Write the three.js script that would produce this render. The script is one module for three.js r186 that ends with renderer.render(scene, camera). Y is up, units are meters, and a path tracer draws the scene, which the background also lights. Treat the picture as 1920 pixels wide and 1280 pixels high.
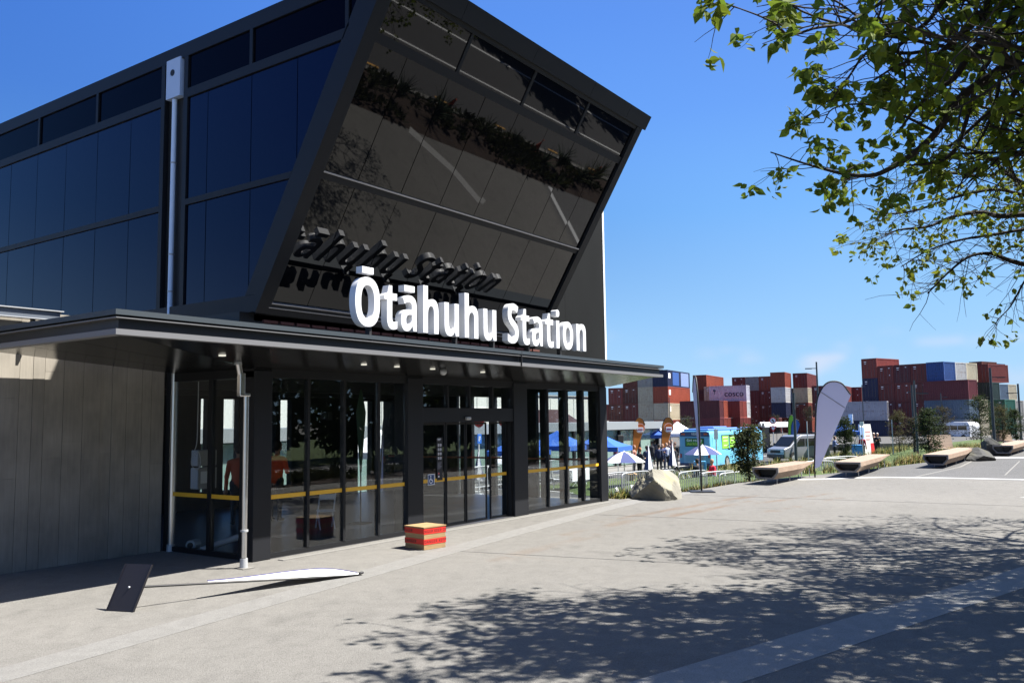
import * as THREE from 'three';
import { mergeGeometries, toCreasedNormals } from 'three/addons/utils/BufferGeometryUtils.js';
import { RoundedBoxGeometry } from 'three/addons/geometries/RoundedBoxGeometry.js';
import { TextGeometry } from 'three/addons/geometries/TextGeometry.js';
import { FontLoader } from 'three/addons/loaders/FontLoader.js';
import { MarchingCubes } from 'three/addons/objects/MarchingCubes.js';

// ---------------------------------------------------------------- camera, sky, sun, exposure
const scene = new THREE.Scene();
const FOCAL = 1608.185, CAM = new THREE.Vector3(-20.723, 2.1868, 11.3779);
const camera = new THREE.PerspectiveCamera(2 * Math.atan(640 / FOCAL) * 180 / Math.PI, 1.5, 0.1, 4000);
camera.position.copy(CAM);
camera.rotation.set(0.0921, -0.9607, -0.013, 'YXZ');
camera.updateMatrixWorld();
const renderer = new THREE.WebGLRenderer({ antialias: true });
renderer.toneMapping = THREE.LinearToneMapping;
const EXPOSURE = 3.0;
renderer.toneMappingExposure = EXPOSURE;
renderer.shadowMap.enabled = true;
const SUN = new THREE.Vector3(0.37, 1, 0.535).normalize();

let seedState = 12345;
function reseed(s) { seedState = s >>> 0; }
function rnd() { seedState = (seedState + 0x6D2B79F5) | 0; let t = Math.imul(seedState ^ (seedState >>> 15), 1 | seedState); t = (t + Math.imul(t ^ (t >>> 7), 61 | t)) ^ t; return ((t ^ (t >>> 14)) >>> 0) / 4294967296; }
const rr = (a, b) => a + (b - a) * rnd();
const clamp = (x, a, b) => Math.min(b, Math.max(a, x));
const smooth = (a, b, x) => { const t = clamp((x - a) / (b - a), 0, 1); return t * t * (3 - 2 * t); };
function hash(x, y, s) { let h = Math.imul(x, 374761393) + Math.imul(y, 668265263) + Math.imul(s, 1442695041); h = Math.imul(h ^ (h >>> 13), 1274126177); return ((h ^ (h >>> 16)) >>> 0) / 4294967296; }
function vnoise(x, y, s, px = 0, py = 0) {           // value noise; px,py = period in cells (0 = none)
  const xi = Math.floor(x), yi = Math.floor(y), fx = x - xi, fy = y - yi;
  const w = (i, p) => p ? ((i % p) + p) % p : i;
  const a = hash(w(xi, px), w(yi, py), s), b = hash(w(xi + 1, px), w(yi, py), s), c = hash(w(xi, px), w(yi + 1, py), s), d = hash(w(xi + 1, px), w(yi + 1, py), s);
  const u = fx * fx * (3 - 2 * fx), v = fy * fy * (3 - 2 * fy);
  return a + (b - a) * u + (c - a) * v + (a - b - c + d) * u * v;
}
function fbm(x, y, s, o = 4) { let a = 0, k = .5, n = 0; for (let i = 0; i < o; i++) { a += k * vnoise(x, y, s + i * 17); n += k; k *= .5; x *= 2.03; y *= 2.03; } return a / n; }

// sky: one gradient of clear air with a few low clouds, brighter round the sun
{
  const W = 1024, H = 512, data = new Float32Array(W * H * 4);
  const stops = [[0, .48, .72, .95], [3, .42, .70, 1.0], [6.5, .345, .645, 1.03], [13.4, .20, .49, 1.0], [20, .135, .365, .95], [26, .10, .295, .88], [45, .075, .19, .56], [90, .06, .135, .37]];
  for (let j = 0; j < H; j++) for (let i = 0; i < W; i++) {
    const el = ((j + .5) / H - .5) * Math.PI, az = ((i + .5) / W - .5) * 2 * Math.PI;
    const d = new THREE.Vector3(Math.cos(el) * Math.cos(az), Math.sin(el), Math.cos(el) * Math.sin(az));
    const e = Math.max(0, el * 180 / Math.PI); let k = 0; while (k < stops.length - 2 && e > stops[k + 1][0]) k++;
    const a = stops[k], b = stops[k + 1], t = clamp((e - a[0]) / (b[0] - a[0]), 0, 1);
    const c = [1, 2, 3].map(n => a[n] + (b[n] - a[n]) * t);
    const g = Math.max(0, d.dot(SUN)), glow = .55 * Math.pow(g, 9) + .16 * Math.pow(g, 2.5);
    let cl = 0;
    if (e > 1 && e < 12) { const n = fbm(az * 26, e * 1.35, 5, 5), m = fbm(az * 5, e * .35, 9, 3); cl = smooth(.46, .74, n) * smooth(.38, .6, m) * smooth(1, 2.6, e) * (1 - smooth(4.6, 6.8, e)) * .75; }
    const o = (j * W + i) * 4;
    for (let n = 0; n < 3; n++) {
      let v = c[n] * (1 - [.46, .38, .26][n] * (1 - smooth(-.02, .40, d.dot(SUN))) * smooth(2, 14, e)) + glow * [1, .98, .9][n];
      v = v * (1 - cl) + cl * [.74, .80, .97][n];
      data[o + n] = v / EXPOSURE;
    }
    data[o + 3] = 1;
  }
  const t = new THREE.DataTexture(data, W, H, THREE.RGBAFormat, THREE.FloatType);
  t.mapping = THREE.EquirectangularReflectionMapping; t.magFilter = THREE.LinearFilter; t.minFilter = THREE.LinearFilter; t.needsUpdate = true;
  scene.background = t; scene.environment = t;
}
const sun = new THREE.DirectionalLight(new THREE.Color().setRGB(1, .965, .90), 5.0);
sun.position.copy(SUN).multiplyScalar(80); sun.castShadow = true; sun.shadow.mapSize.set(4096, 4096);
Object.assign(sun.shadow.camera, { left: -70, right: 70, top: 70, bottom: -70, near: 1, far: 220 });
scene.add(sun); scene.add(sun.target);

// ---------------------------------------------------------------- helpers
const QC = camera.quaternion.clone();
function ray(u, v) { return new THREE.Vector3((u - 960) / FOCAL, -(v - 640) / FOCAL, -1).applyQuaternion(QC); }
const at = (u, v, d) => CAM.clone().addScaledVector(ray(u, v), d);                     // a point that is d metres ahead
function onY(u, v, y = 0) { const r = ray(u, v); return CAM.clone().addScaledVector(r, (y - CAM.y) / r.y); }
function onX(u, v, x) { const r = ray(u, v); return CAM.clone().addScaledVector(r, (x - CAM.x) / r.x); }
function onZ(u, v, z) { const r = ray(u, v); return CAM.clone().addScaledVector(r, (z - CAM.z) / r.z); }
const usedNames = {};
function numbered(n) { usedNames[n] = (usedNames[n] ?? -1) + 1; return usedNames[n] ? n + '_' + String(usedNames[n]).padStart(3, '0') : n; }
const V = (x, y, z) => new THREE.Vector3(x, y, z);
const C = (r, g, b) => new THREE.Color().setRGB(r, g, b);
function join(geos) {
  const list = (Array.isArray(geos) ? geos.flat(9) : [geos]).map(g => { const o = g.index ? g.toNonIndexed() : g; for (const k of Object.keys(o.attributes)) if (!['position', 'normal', 'uv', 'color'].includes(k)) o.deleteAttribute(k); return o; });
  if (list.length === 1) return list[0];
  const col = list.some(g => g.attributes.color);
  if (col) for (const g of list) if (!g.attributes.color) g.setAttribute('color', new THREE.BufferAttribute(new Float32Array(g.attributes.position.count * 3).fill(1), 3));
  for (const g of list) if (!g.attributes.uv) g.setAttribute('uv', new THREE.BufferAttribute(new Float32Array(g.attributes.position.count * 2), 2));
  return mergeGeometries(list);
}
function metreUV(g, s = 1) {                                          // uv in metres by the way each face points
  const p = g.attributes.position, n = g.attributes.normal, uv = new Float32Array(p.count * 2);
  for (let i = 0; i < p.count; i++) {
    const ax = Math.abs(n.getX(i)), ay = Math.abs(n.getY(i)), az = Math.abs(n.getZ(i));
    const [a, b] = ay >= ax && ay >= az ? [p.getX(i), p.getZ(i)] : ax >= az ? [p.getZ(i), p.getY(i)] : [p.getX(i), p.getY(i)];
    uv[2 * i] = a * s; uv[2 * i + 1] = b * s;
  }
  g.setAttribute('uv', new THREE.BufferAttribute(uv, 2)); return g;
}
function mesh(name, geos, m, parent) {
  const o = new THREE.Mesh(join(geos), m); o.castShadow = o.receiveShadow = true;
  o.name = parent ? name : numbered(name); (parent || scene).add(o); return o;
}
function put(name, geo, m, parent) { const o = new THREE.Mesh(geo, m); o.castShadow = o.receiveShadow = true; o.name = name; parent.add(o); return o; }   // shares its geometry
function thing(name, label, category, pos = [0, 0, 0], turn = 0, group) {
  const o = new THREE.Group(); o.name = numbered(name); o.position.set(...(pos.isVector3 ? pos.toArray() : pos)); o.rotation.y = turn; scene.add(o);
  o.userData = { label, category }; if (group) o.userData.group = group; return o;
}
function tag(o, label, category, group) { o.userData.label = label; o.userData.category = category; if (group) o.userData.group = group; return o; }
function struct(name, geos, m) { const o = mesh(name, geos, m); o.userData.kind = 'structure'; return o; }
function copyOf(o, label, pos, turn, group) { const c = o.clone(); c.name = numbered(o.name.replace(/_\d{3}$/, '')); c.userData = { ...o.userData, label }; if (group) c.userData.group = group; if (pos) c.position.set(...(pos.isVector3 ? pos.toArray() : pos)); if (turn !== undefined) c.rotation.y = turn; scene.add(c); return c; }
function bx(w, h, d, x = 0, y = 0, z = 0, ry = 0, rz = 0, rx = 0) { const g = new THREE.BoxGeometry(w, h, d); if (rx) g.rotateX(rx); if (rz) g.rotateZ(rz); if (ry) g.rotateY(ry); return g.translate(x, y, z); }
function span(x0, x1, y0, y1, z0, z1) { return bx(x1 - x0, y1 - y0, z1 - z0, (x0 + x1) / 2, (y0 + y1) / 2, (z0 + z1) / 2); }
function rbox(w, h, d, r, x = 0, y = 0, z = 0, s = 2) { return new RoundedBoxGeometry(w, h, d, s, r).translate(x, y, z); }
function bar(a, b, r0, r1 = r0, seg = 8) {
  const d = b.clone().sub(a), g = new THREE.CylinderGeometry(r1, r0, d.length(), seg, 1);
  g.applyQuaternion(new THREE.Quaternion().setFromUnitVectors(V(0, 1, 0), d.clone().normalize())); const m = a.clone().add(b).multiplyScalar(.5); return g.translate(m.x, m.y, m.z);
}
function beam(a, b, w, h) { const d = b.clone().sub(a), g = new THREE.BoxGeometry(w, h, d.length()); const m = new THREE.Matrix4().lookAt(b, a, V(0, 1, 0)); g.applyMatrix4(m); const c = a.clone().add(b).multiplyScalar(.5); return g.translate(c.x, c.y, c.z); }
function cyl(r0, r1, h, x, y, z, seg = 16) { return new THREE.CylinderGeometry(r1, r0, h, seg).translate(x, y + h / 2, z); }
function tube(pts, r, seg = 5, n) { return new THREE.TubeGeometry(new THREE.CatmullRomCurve3(pts), n || Math.max(4, pts.length * 3), r, seg); }
function taper(pts, r0, r1, seg = 5) {                                // a limb: tapering tube through points
  const n = pts.length, pos = [], idx = [], nor = []; let up = V(.13, .97, .21).normalize();
  for (let i = 0; i < n; i++) {
    const t = (i < n - 1 ? pts[i + 1].clone().sub(pts[i]) : pts[i].clone().sub(pts[i - 1])).normalize();
    const a = up.clone().cross(t); if (a.lengthSq() < 1e-4) a.set(1, 0, 0); a.normalize(); const b = t.clone().cross(a); up = b;
    const r = r0 + (r1 - r0) * (i / (n - 1));
    for (let k = 0; k < seg; k++) { const q = k / seg * Math.PI * 2, d = a.clone().multiplyScalar(Math.cos(q)).addScaledVector(b, Math.sin(q)); nor.push(d.x, d.y, d.z); pos.push(pts[i].x + d.x * r, pts[i].y + d.y * r, pts[i].z + d.z * r); }
  }
  for (let i = 0; i < n - 1; i++) for (let k = 0; k < seg; k++) { const a = i * seg + k, b = i * seg + (k + 1) % seg, c = a + seg, d = b + seg; idx.push(a, b, c, b, d, c); }
  const g = new THREE.BufferGeometry(); g.setAttribute('position', new THREE.Float32BufferAttribute(pos, 3)); g.setAttribute('normal', new THREE.Float32BufferAttribute(nor, 3)); g.setIndex(idx); return g;
}
function plate(pts, depth) { const s = new THREE.Shape(pts.map(p => new THREE.Vector2(p[0], p[1]))); return new THREE.ExtrudeGeometry(s, { depth, bevelEnabled: false }); }   // polygon in x,y with thickness along +z
function plateX(pts, x, depth) { const g = plate(pts.map(p => [-p[0], p[1]]), depth); g.rotateY(Math.PI / 2); return g.translate(x, 0, 0); }              // polygon in (z,y), thickness along +x
function flat(pts, y, thick = .004) { const g = plate(pts.map(p => [p[0], -p[1]]), thick); g.rotateX(-Math.PI / 2); return g.translate(0, y - thick, 0); }     // polygon in (x,z), top at y

// ---------------------------------------------------------------- textures and materials
function tex(w, h, fn, srgb = false) {
  const d = new Uint8Array(w * h * 4);
  for (let j = 0; j < h; j++) for (let i = 0; i < w; i++) { const c = fn(i / w, j / h, i, j), o = (j * w + i) * 4; if (typeof c === 'number') d[o] = d[o + 1] = d[o + 2] = clamp(c, 0, 1) * 255; else for (let n = 0; n < 3; n++) d[o + n] = clamp(c[n], 0, 1) * 255; d[o + 3] = 255; }
  const t = new THREE.DataTexture(d, w, h); t.wrapS = t.wrapT = THREE.RepeatWrapping; t.magFilter = THREE.LinearFilter; t.minFilter = THREE.LinearMipmapLinearFilter; t.generateMipmaps = true; if (srgb) t.colorSpace = THREE.SRGBColorSpace; t.needsUpdate = true; return t;
}
function tiled(t, sx, sy) { const c = t.clone(); c.repeat.set(sx, sy); c.needsUpdate = true; return c; }
function tfbm(u, v, n, s, o = 4) { let a = 0, k = .5, q = 0; for (let i = 0; i < o; i++) { const p = n << i; a += k * vnoise(u * p, v * p, s + i * 31, p, p); q += k; k *= .5; } return a / q; }
const std = (color, roughness = .7, extra = {}) => new THREE.MeshStandardMaterial({ color: color.isColor ? color : C(...color), roughness, ...extra });
const phys = (color, roughness = .3, extra = {}) => new THREE.MeshPhysicalMaterial({ color: color.isColor ? color : C(...color), roughness, ...extra });
const grainTex = tex(1024, 1024, (u, v, i, j) => { const f = hash(i, j, 3), s = hash(i >> 2, j >> 2, 8), q = hash(i >> 3, j >> 3, 18), m = tfbm(u, v, 12, 21, 5); let g = .74 + .14 * (f - .5) + .2 * (q - .5) + .2 * (m - .5); if (s > .9) g -= .3 * hash(i >> 2, j >> 2, 11); if (s < .1) g += .2; return [g * 1.02, g, g * .96]; });
const grainBump = tex(1024, 1024, (u, v, i, j) => .6 * hash(i >> 2, j >> 2, 8) + .4 * hash(i >> 1, j >> 1, 3));
const cloudTex = tex(512, 512, (u, v) => { const a = tfbm(u, v, 4, 77, 6); return [.72 + .5 * (a - .5), .72 + .5 * (a - .5), .72 + .48 * (a - .5)]; });
const boardTex = tex(512, 512, (u, v, i, j) => { const a = tfbm(u * 8 % 1, v, 8, 5, 3), s = vnoise(u * 120, v * 6, 9, 120, 6), b = tfbm(u, v, 4, 15, 6); const g = .68 + .07 * (s - .5) + .12 * (a - .5) + .44 * (b - .5); return [g, g * .985, g * .95]; });
const weatherTex = tex(512, 512, (u, v, i, j) => { const a = tfbm(u, v, 3, 41, 5), st = vnoise(u * 90, v * 4, 6, 90, 4), sp = tfbm(u, v, 24, 47, 3); let g = .82 + .32 * (a - .5) + .14 * (st - .5); const r = smooth(.66, .74, sp) * .5; return [g * (1 - r) + r * .42, g * (1 - r) + r * .26, g * (1 - r) + r * .2]; });
const rustTex = tex(512, 512, (u, v) => { const a = tfbm(u, v, 4, 63, 6), b = tfbm(u, v, 10, 81, 4); const t = smooth(.45, .62, a * .6 + b * .4); return [.9 - .35 * t, .8 - .52 * t, .78 - .58 * t]; });
const woodTex = tex(256, 256, (u, v, i, j) => { const l = vnoise(u * 6, v * 60, 4, 6, 60), m = vnoise(u * 3, v * 16, 14, 3, 16); const g = .8 + .24 * (l - .5) + .22 * (m - .5); return [g, g * .97, g * .9]; });
const stoneTex = tex(512, 512, (u, v, i, j) => { const a = tfbm(u, v, 3, 91, 6), b = tfbm(u, v, 9, 95, 4), l = smooth(.56, .68, tfbm(u, v, 6, 99, 5)); const g = .62 + .6 * (a - .5) + .2 * (b - .5); return [g + .12 * l, g + .1 * l, g * .94 - .02 * l]; });
const barkTex = tex(256, 256, (u, v) => { const g = .6 + .7 * (vnoise(u * 24, v * 6, 2, 24, 6) - .5) + .3 * (tfbm(u, v, 12, 7, 3) - .5); return [g, g * .95, g * .9]; });

const M = {
  dark: phys([.011, .0115, .013], .5, { specularIntensity: .6 }), darker: phys([.008, .008, .009], .5), frame: phys([.012, .0128, .0155], .5, { specularIntensity: .55 }), fascia: phys([.022, .024, .028], .42, { metalness: .25 }), capping: phys([.042, .053, .062], .5, { metalness: .15 }),
  flange: phys([.15, .15, .156], .5, { metalness: .1 }), trimLine: phys([.42, .42, .44], .35, { metalness: .7 }),
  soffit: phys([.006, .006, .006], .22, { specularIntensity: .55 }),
  fin: phys([.010, .0112, .0117], .9, { specularIntensity: .3, map: tiled(cloudTex, .5, .5) }), finEdge: std([.62, .62, .6], .6),
  glassTop: phys([.003, .0032, .004], .02, { ior: 1.52 }), glassSide: phys([.002, .003, .007], .02, { ior: 1.55, specularColor: C(.26, .28, .62) }), glassLouvre: phys([.002, .002, .004], .05, { ior: 1.5, specularColor: C(.3, .3, .8), specularIntensity: .12 }), glassClear: phys([.90, .92, .92], 0, { transmission: 1, thickness: 0, ior: 1.5 }),
  white: phys([.66, .665, .68], .4), whitePaint: std([.78, .78, .77], .6), steel: phys([.62, .61, .60], .28, { metalness: .95 }), galv: phys([.42, .43, .44], .45, { metalness: .25 }),
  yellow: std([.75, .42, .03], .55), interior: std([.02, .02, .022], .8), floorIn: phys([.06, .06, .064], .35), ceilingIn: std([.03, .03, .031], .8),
  concrete: std([.37, .34, .295], .88, { map: tiled(boardTex, .5, .5), bumpMap: tiled(boardTex, .5, .5), bumpScale: .006 }),
  bluepipe: phys([.62, .72, .86], .4), black: std([.012, .012, .013], .6), rubber: std([.018, .018, .018], .85),
  asphalt: std([.06, .06, .064], .9, { map: tiled(grainTex, .6, .6) }), roadpaint: std([.72, .72, .70], .7), kerb: std([.22, .215, .205], .85, { map: tiled(grainTex, .7, .7) }),
  strip: std([.222, .219, .213], .8, { map: tiled(grainTex, .8, .8), bumpMap: tiled(grainBump, 2, 2), bumpScale: .002 }),
  mulch: std([.05, .03, .022], 1, { map: tiled(stoneTex, .7, .7), bumpMap: tiled(stoneTex, .7, .7), bumpScale: .05 }),
  grass: std([.085, .13, .028], 1, { map: tiled(stoneTex, .4, .4) }), bank: std([.10, .095, .045], 1, { map: tiled(stoneTex, .5, .5) }),
  stone: std([.33, .31, .265], .95, { map: tiled(stoneTex, .45, .45), bumpMap: tiled(stoneTex, .9, .9), bumpScale: .03 }), stoneDark: std([.10, .10, .10], .95, { map: tiled(stoneTex, .45, .45), bumpMap: tiled(stoneTex, .9, .9), bumpScale: .03 }),
  bark: std([.085, .07, .055], .95, { map: tiled(barkTex, 1, 1) }),
  timber: std([.37, .275, .215], .75, { map: tiled(woodTex, 1, 1) }), precast: std([.22, .21, .205], .85, { map: tiled(grainTex, 1.2, 1.2) }), ply: std([.37, .25, .125], .75, { map: tiled(woodTex, 1.4, 1.4) }),
  orange: std([.75, .14, .02], .8), hivis: std([.85, .10, .02], .8), cloth: std([.78, .78, .8], .9), navy: std([.022, .032, .09], .8), blueTent: std([.02, .10, .42], .85), whiteTent: std([.8, .8, .8], .85),
  tyre: std([.015, .015, .015], .9), wheel: phys([.55, .55, .56], .4, { metalness: .6 }), winDark: phys([.008, .009, .011], .05), chrome: phys([.6, .6, .62], .2, { metalness: 1 }),
};
// ---------------------------------------------------------------- ground
const EDGE = [[.45, -9], [.45, .12], [2, .3], [3.6, .72], [7.8, .85], [9.7, 1.2], [12.4, 2.0], [17, 2.9], [22, 3.8], [27, 4.6], [34, 4.7], [45, 4.4], [75, 3.6]];   // the plaza's far edge, x,z
function edgeZ(x) { for (let i = 1; i < EDGE.length - 1; i++) if (x <= EDGE[i + 1][0]) { const a = EDGE[i], b = EDGE[i + 1], t = (x - a[0]) / (b[0] - a[0]); return a[1] + (b[1] - a[1]) * t; } return 3.6; }
const lowW = x => 4.2 + 12 * smooth(9, 17, x) - 3 * smooth(30, 45, x);          // how far the bank runs out before the street
function landY(x, z) { const w = edgeZ(Math.max(.45, x)) - z; if (w <= 0) return 0; return -.06 - 1.14 * smooth(0, 1, w / lowW(x)) ; }
struct('ground', new THREE.PlaneGeometry(5000, 5000).rotateX(-Math.PI / 2).translate(0, -1.24, 0), std([.12, .115, .10], 1));
{
  // street below the plaza: asphalt with a kerb and bay lines
  const g = flat([[-60, -62], [140, -62], [140, 2], [18, 2], [10, -2], [.2, -3], [.2, -9], [-60, -9]], -1.2, .03); struct('street', metreUV(g), M.asphalt);
  const lines = []; for (let i = 0; i < 7; i++) lines.push(bx(.1, .004, 4.6, 14 + i * 2.7, -1.196, -9.5, -.25));
  lines.push(bx(60, .004, .12, 40, -1.196, -14.2)); struct('road_marking', lines, M.roadpaint);
  struct('kerb', [beam(V(3, -1.13, -8.5), V(14, -1.13, -6.2), .16, .14), beam(V(14, -1.13, -6.2), V(34, -1.13, -4.6), .16, .14), beam(V(36, -1.13, -4.4), V(70, -1.13, -6.5), .16, .14)], M.kerb);
  const f = flat([[4, -14.8], [41, -14.8], [41, -16.6], [-6, -16.6], [-6, -14.8]], -1.1, .1); struct('footpath', metreUV(f), M.strip);
  // container yard, raised a little
  struct('yard', flat([[34, -75], [260, -110], [260, 60], [84, 6], [62, -20]], -.6, .6), std([.10, .098, .095], 1, { map: tiled(grainTex, .3, .3) }));
}
{
  // plaza: fine-grained concrete; patches, rust-brown drag marks and spills as vertex colours
  const X0 = -34, X1 = 76, Z0 = -2.6, Z1 = 15.0, nx = 440, nz = 88, pos = [], col = [], idx = [], uv = [];
  const zlim = x => x > -9.2 ? 12.1 : Z1;
  const stains = [[[-4.2, 2.2], [3.2, 2.9], .22, .5], [[-2.8, 3.0], [1.6, 3.4], .16, .55], [[-6.5, 2.6], [-3.2, 2.7], .2, .3], [[.5, 3.6], [4.8, 4.6], .2, .5], [[-1, 4.6], [3.6, 5.2], .12, .35], [[-9.6, 3.2], [-6.2, 3.1], .25, .2]];
  const segd = (x, z, a, b) => { const dx = b[0] - a[0], dz = b[1] - a[1], t = clamp(((x - a[0]) * dx + (z - a[1]) * dz) / (dx * dx + dz * dz), 0, 1); return Math.hypot(x - a[0] - t * dx, z - a[1] - t * dz); };
  for (let j = 0; j <= nz; j++) for (let i = 0; i <= nx; i++) {
    let fi = i / nx; const x = X0 + (X1 - X0) * (fi < .7 ? fi / .7 * .55 : .55 + (fi - .7) / .3 * .45);
    const za = x > .45 ? edgeZ(x) : Z0, z = za + (zlim(x) - za) * j / nz;
    pos.push(x, 0, z); uv.push(x, z);
    const big = fbm(x * .22, z * .35, 3, 4), mid = fbm(x * 1.1, z * 1.6, 13, 4), fine = fbm(x * 4, z * 5, 23, 2);
    let v = 1 + .24 * (big - .5) + .07 * (mid - .5) + .10 * (fine - .5); let c = [v * 1.01, v, v * .985];
    const slab = z < 1.9 - .075 * x - .6 ? 1.05 : 1; c = c.map(k => k * slab);
    for (const [a, b, w, k] of stains) { const d = segd(x, z, a, b) + .25 * (fbm(x * 2, z * 3, 31, 2) - .5); const t = Math.min(1, 1.7 * k) * (1 - smooth(0, w, d)) * smooth(.3, .55, fbm(x * 1.7, z * 6, 51, 3)); c = [c[0] * (1 - t * .12), c[1] * (1 - t * .36), c[2] * (1 - t * .52)]; }
    const gum = smooth(.76, .82, fbm(x * 3.1, z * 3.3, 71, 2)) * .16; c = c.map(k => k * (1 - gum));
    const path = smooth(-.35, .35, x - 12.55 - .25 * Math.sin(z * .5));            // darker asphalt path past the pale drain
    c = [c[0] * (1 - .36 * path), c[1] * (1 - .34 * path), c[2] * (1 - .29 * path)];
    col.push(...c);
  }
  for (let j = 0; j < nz; j++) for (let i = 0; i < nx; i++) { const a = j * (nx + 1) + i, b = a + 1, c = a + nx + 1, d = c + 1; idx.push(a, c, b, b, c, d); }
  const g = new THREE.BufferGeometry(); g.setAttribute('position', new THREE.Float32BufferAttribute(pos, 3)); g.setAttribute('uv', new THREE.Float32BufferAttribute(uv, 2)); g.setAttribute('color', new THREE.Float32BufferAttribute(col, 3)); g.setIndex(idx); g.computeVertexNormals();
  struct('plaza', g, std([.192, .188, .180], .92, { vertexColors: true, map: tiled(grainTex, .62, .62), bumpMap: tiled(grainBump, .62, .62), bumpScale: .006 }));
}
function ribbon(pts, w, y) { const L = [], R = []; for (let i = 0; i < pts.length; i++) { const a = pts[Math.max(0, i - 1)], b = pts[Math.min(pts.length - 1, i + 1)], d = Math.hypot(b[0] - a[0], b[1] - a[1]), nx = -(b[1] - a[1]) / d * w / 2, nz = (b[0] - a[0]) / d * w / 2; L.push([pts[i][0] + nx, pts[i][1] + nz]); R.unshift([pts[i][0] - nx, pts[i][1] - nz]); } return metreUV(flat([...L, ...R], y, .003)); }
struct('paving_band', ribbon([[-23, 3.85], [-16.7, 3.12], [-8.5, 1.85], [-2, .98], [.5, .72], [4, .95]], .46, .004), M.strip);
struct('paving_band', ribbon([[-22, 6.0], [-13.4, 8.45], [-10, 9.4], [-7, 10.25], [-3, 11.4], [-1, 12.0]], .62, .004), std([.28, .28, .275], .8, { map: tiled(grainTex, .8, .8) }));
struct('paving_band', ribbon([[3.1, 12.1], [4.95, 10.7], [5.9, 9.3]], .5, .004), std([.36, .36, .355], .8, { map: tiled(grainTex, .8, .8) }));
struct('paving_joint', [ribbon([[-9.2, 1.95], [-6.5, 14.9]], .014, .004), ribbon([[-3.2, 1.1], [-1.6, 12]], .014, .004), ribbon([[2.6, .6], [3.4, 12]], .012, .004)], std([.12, .118, .114], .95));
{ const dr = [[9.9, 2.1], [10.6, 2.9], [11.6, 3.6], [12.3, 4.5], [12.75, 6.2], [12.9, 9], [12.9, 12]]; struct('drain_strip', ribbon(dr, .34, .004), std([.5, .5, .49], .7)); const d2 = [[27, 5.2], [29.2, 6.2], [30, 8], [30.2, 12]]; struct('drain_strip', ribbon(d2, .5, .004), M.whitePaint); struct('paving_joint', [ribbon([[13, 5.4], [20, 5.9], [28, 5.6]], .1, .004), ribbon([[15, 8], [26, 7.6]], .06, .004)], M.kerb); }
struct('threshold', span(-11.38, -.35, 0, .012, .19, .32), M.kerb);
{
  // planted bank and lawn running down from the plaza to the street
  const grid = (xa, xb, n, m, w0, w1, m_) => { const pos = [], idx = [], uv = []; for (let i = 0; i <= n; i++) for (let j = 0; j <= m; j++) { const x = xa + (xb - xa) * i / n, W = lowW(x), w = W * (w0 + (w1 - w0) * j / m), z = edgeZ(x) - w; pos.push(x, landY(x, z) - (w < .01 ? .03 : 0) + .05 * (fbm(x * 2, z * 2, 5, 2) - .5), z); uv.push(x, z); } for (let i = 0; i < n; i++) for (let j = 0; j < m; j++) { const a = i * (m + 1) + j, b = a + m + 1; idx.push(a, b, a + 1, b, b + 1, a + 1); } const g = new THREE.BufferGeometry(); g.setAttribute('position', new THREE.Float32BufferAttribute(pos, 3)); g.setAttribute('uv', new THREE.Float32BufferAttribute(uv, 2)); g.setIndex(idx); g.computeVertexNormals(); return g; };
  struct('planted_bank', grid(.46, 9.6, 30, 14, 0, 1.02), M.bank);
  struct('lawn', grid(9.6, 75, 120, 24, 0, 1.02), M.grass);
}
{
  // planting bed, kerb and road on the near side: the leaning glass mirrors them
  struct('planting_bed', metreUV(flat([[-9.2, 12.1], [70, 12.1], [70, 14.5], [-9.2, 14.5]], -.01, .05)), M.mulch);
  struct('kerb', span(-60, 90, -.05, .06, 14.5, 14.72), M.kerb);
  struct('road', metreUV(flat([[-80, 14.72], [110, 14.72], [110, 23.5], [-80, 23.5]], -.06, .05)), M.asphalt);
  const dash = []; for (let i = 0; i < 8; i++) dash.push(bx(.9, .004, .1, -2 + i * 4.4, -.054, 15.1));
  struct('road_marking', dash, std([.65, .33, .04], .7));
  struct('road_marking', [bx(120, .004, .12, 10, -.054, 20.9), bx(120, .004, .1, 10, -.054, 18)], M.roadpaint);
  struct('verge', metreUV(flat([[-90, 23.5], [120, 23.5], [120, 80], [-90, 80]], -.02, .2)), M.grass);
}
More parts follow.
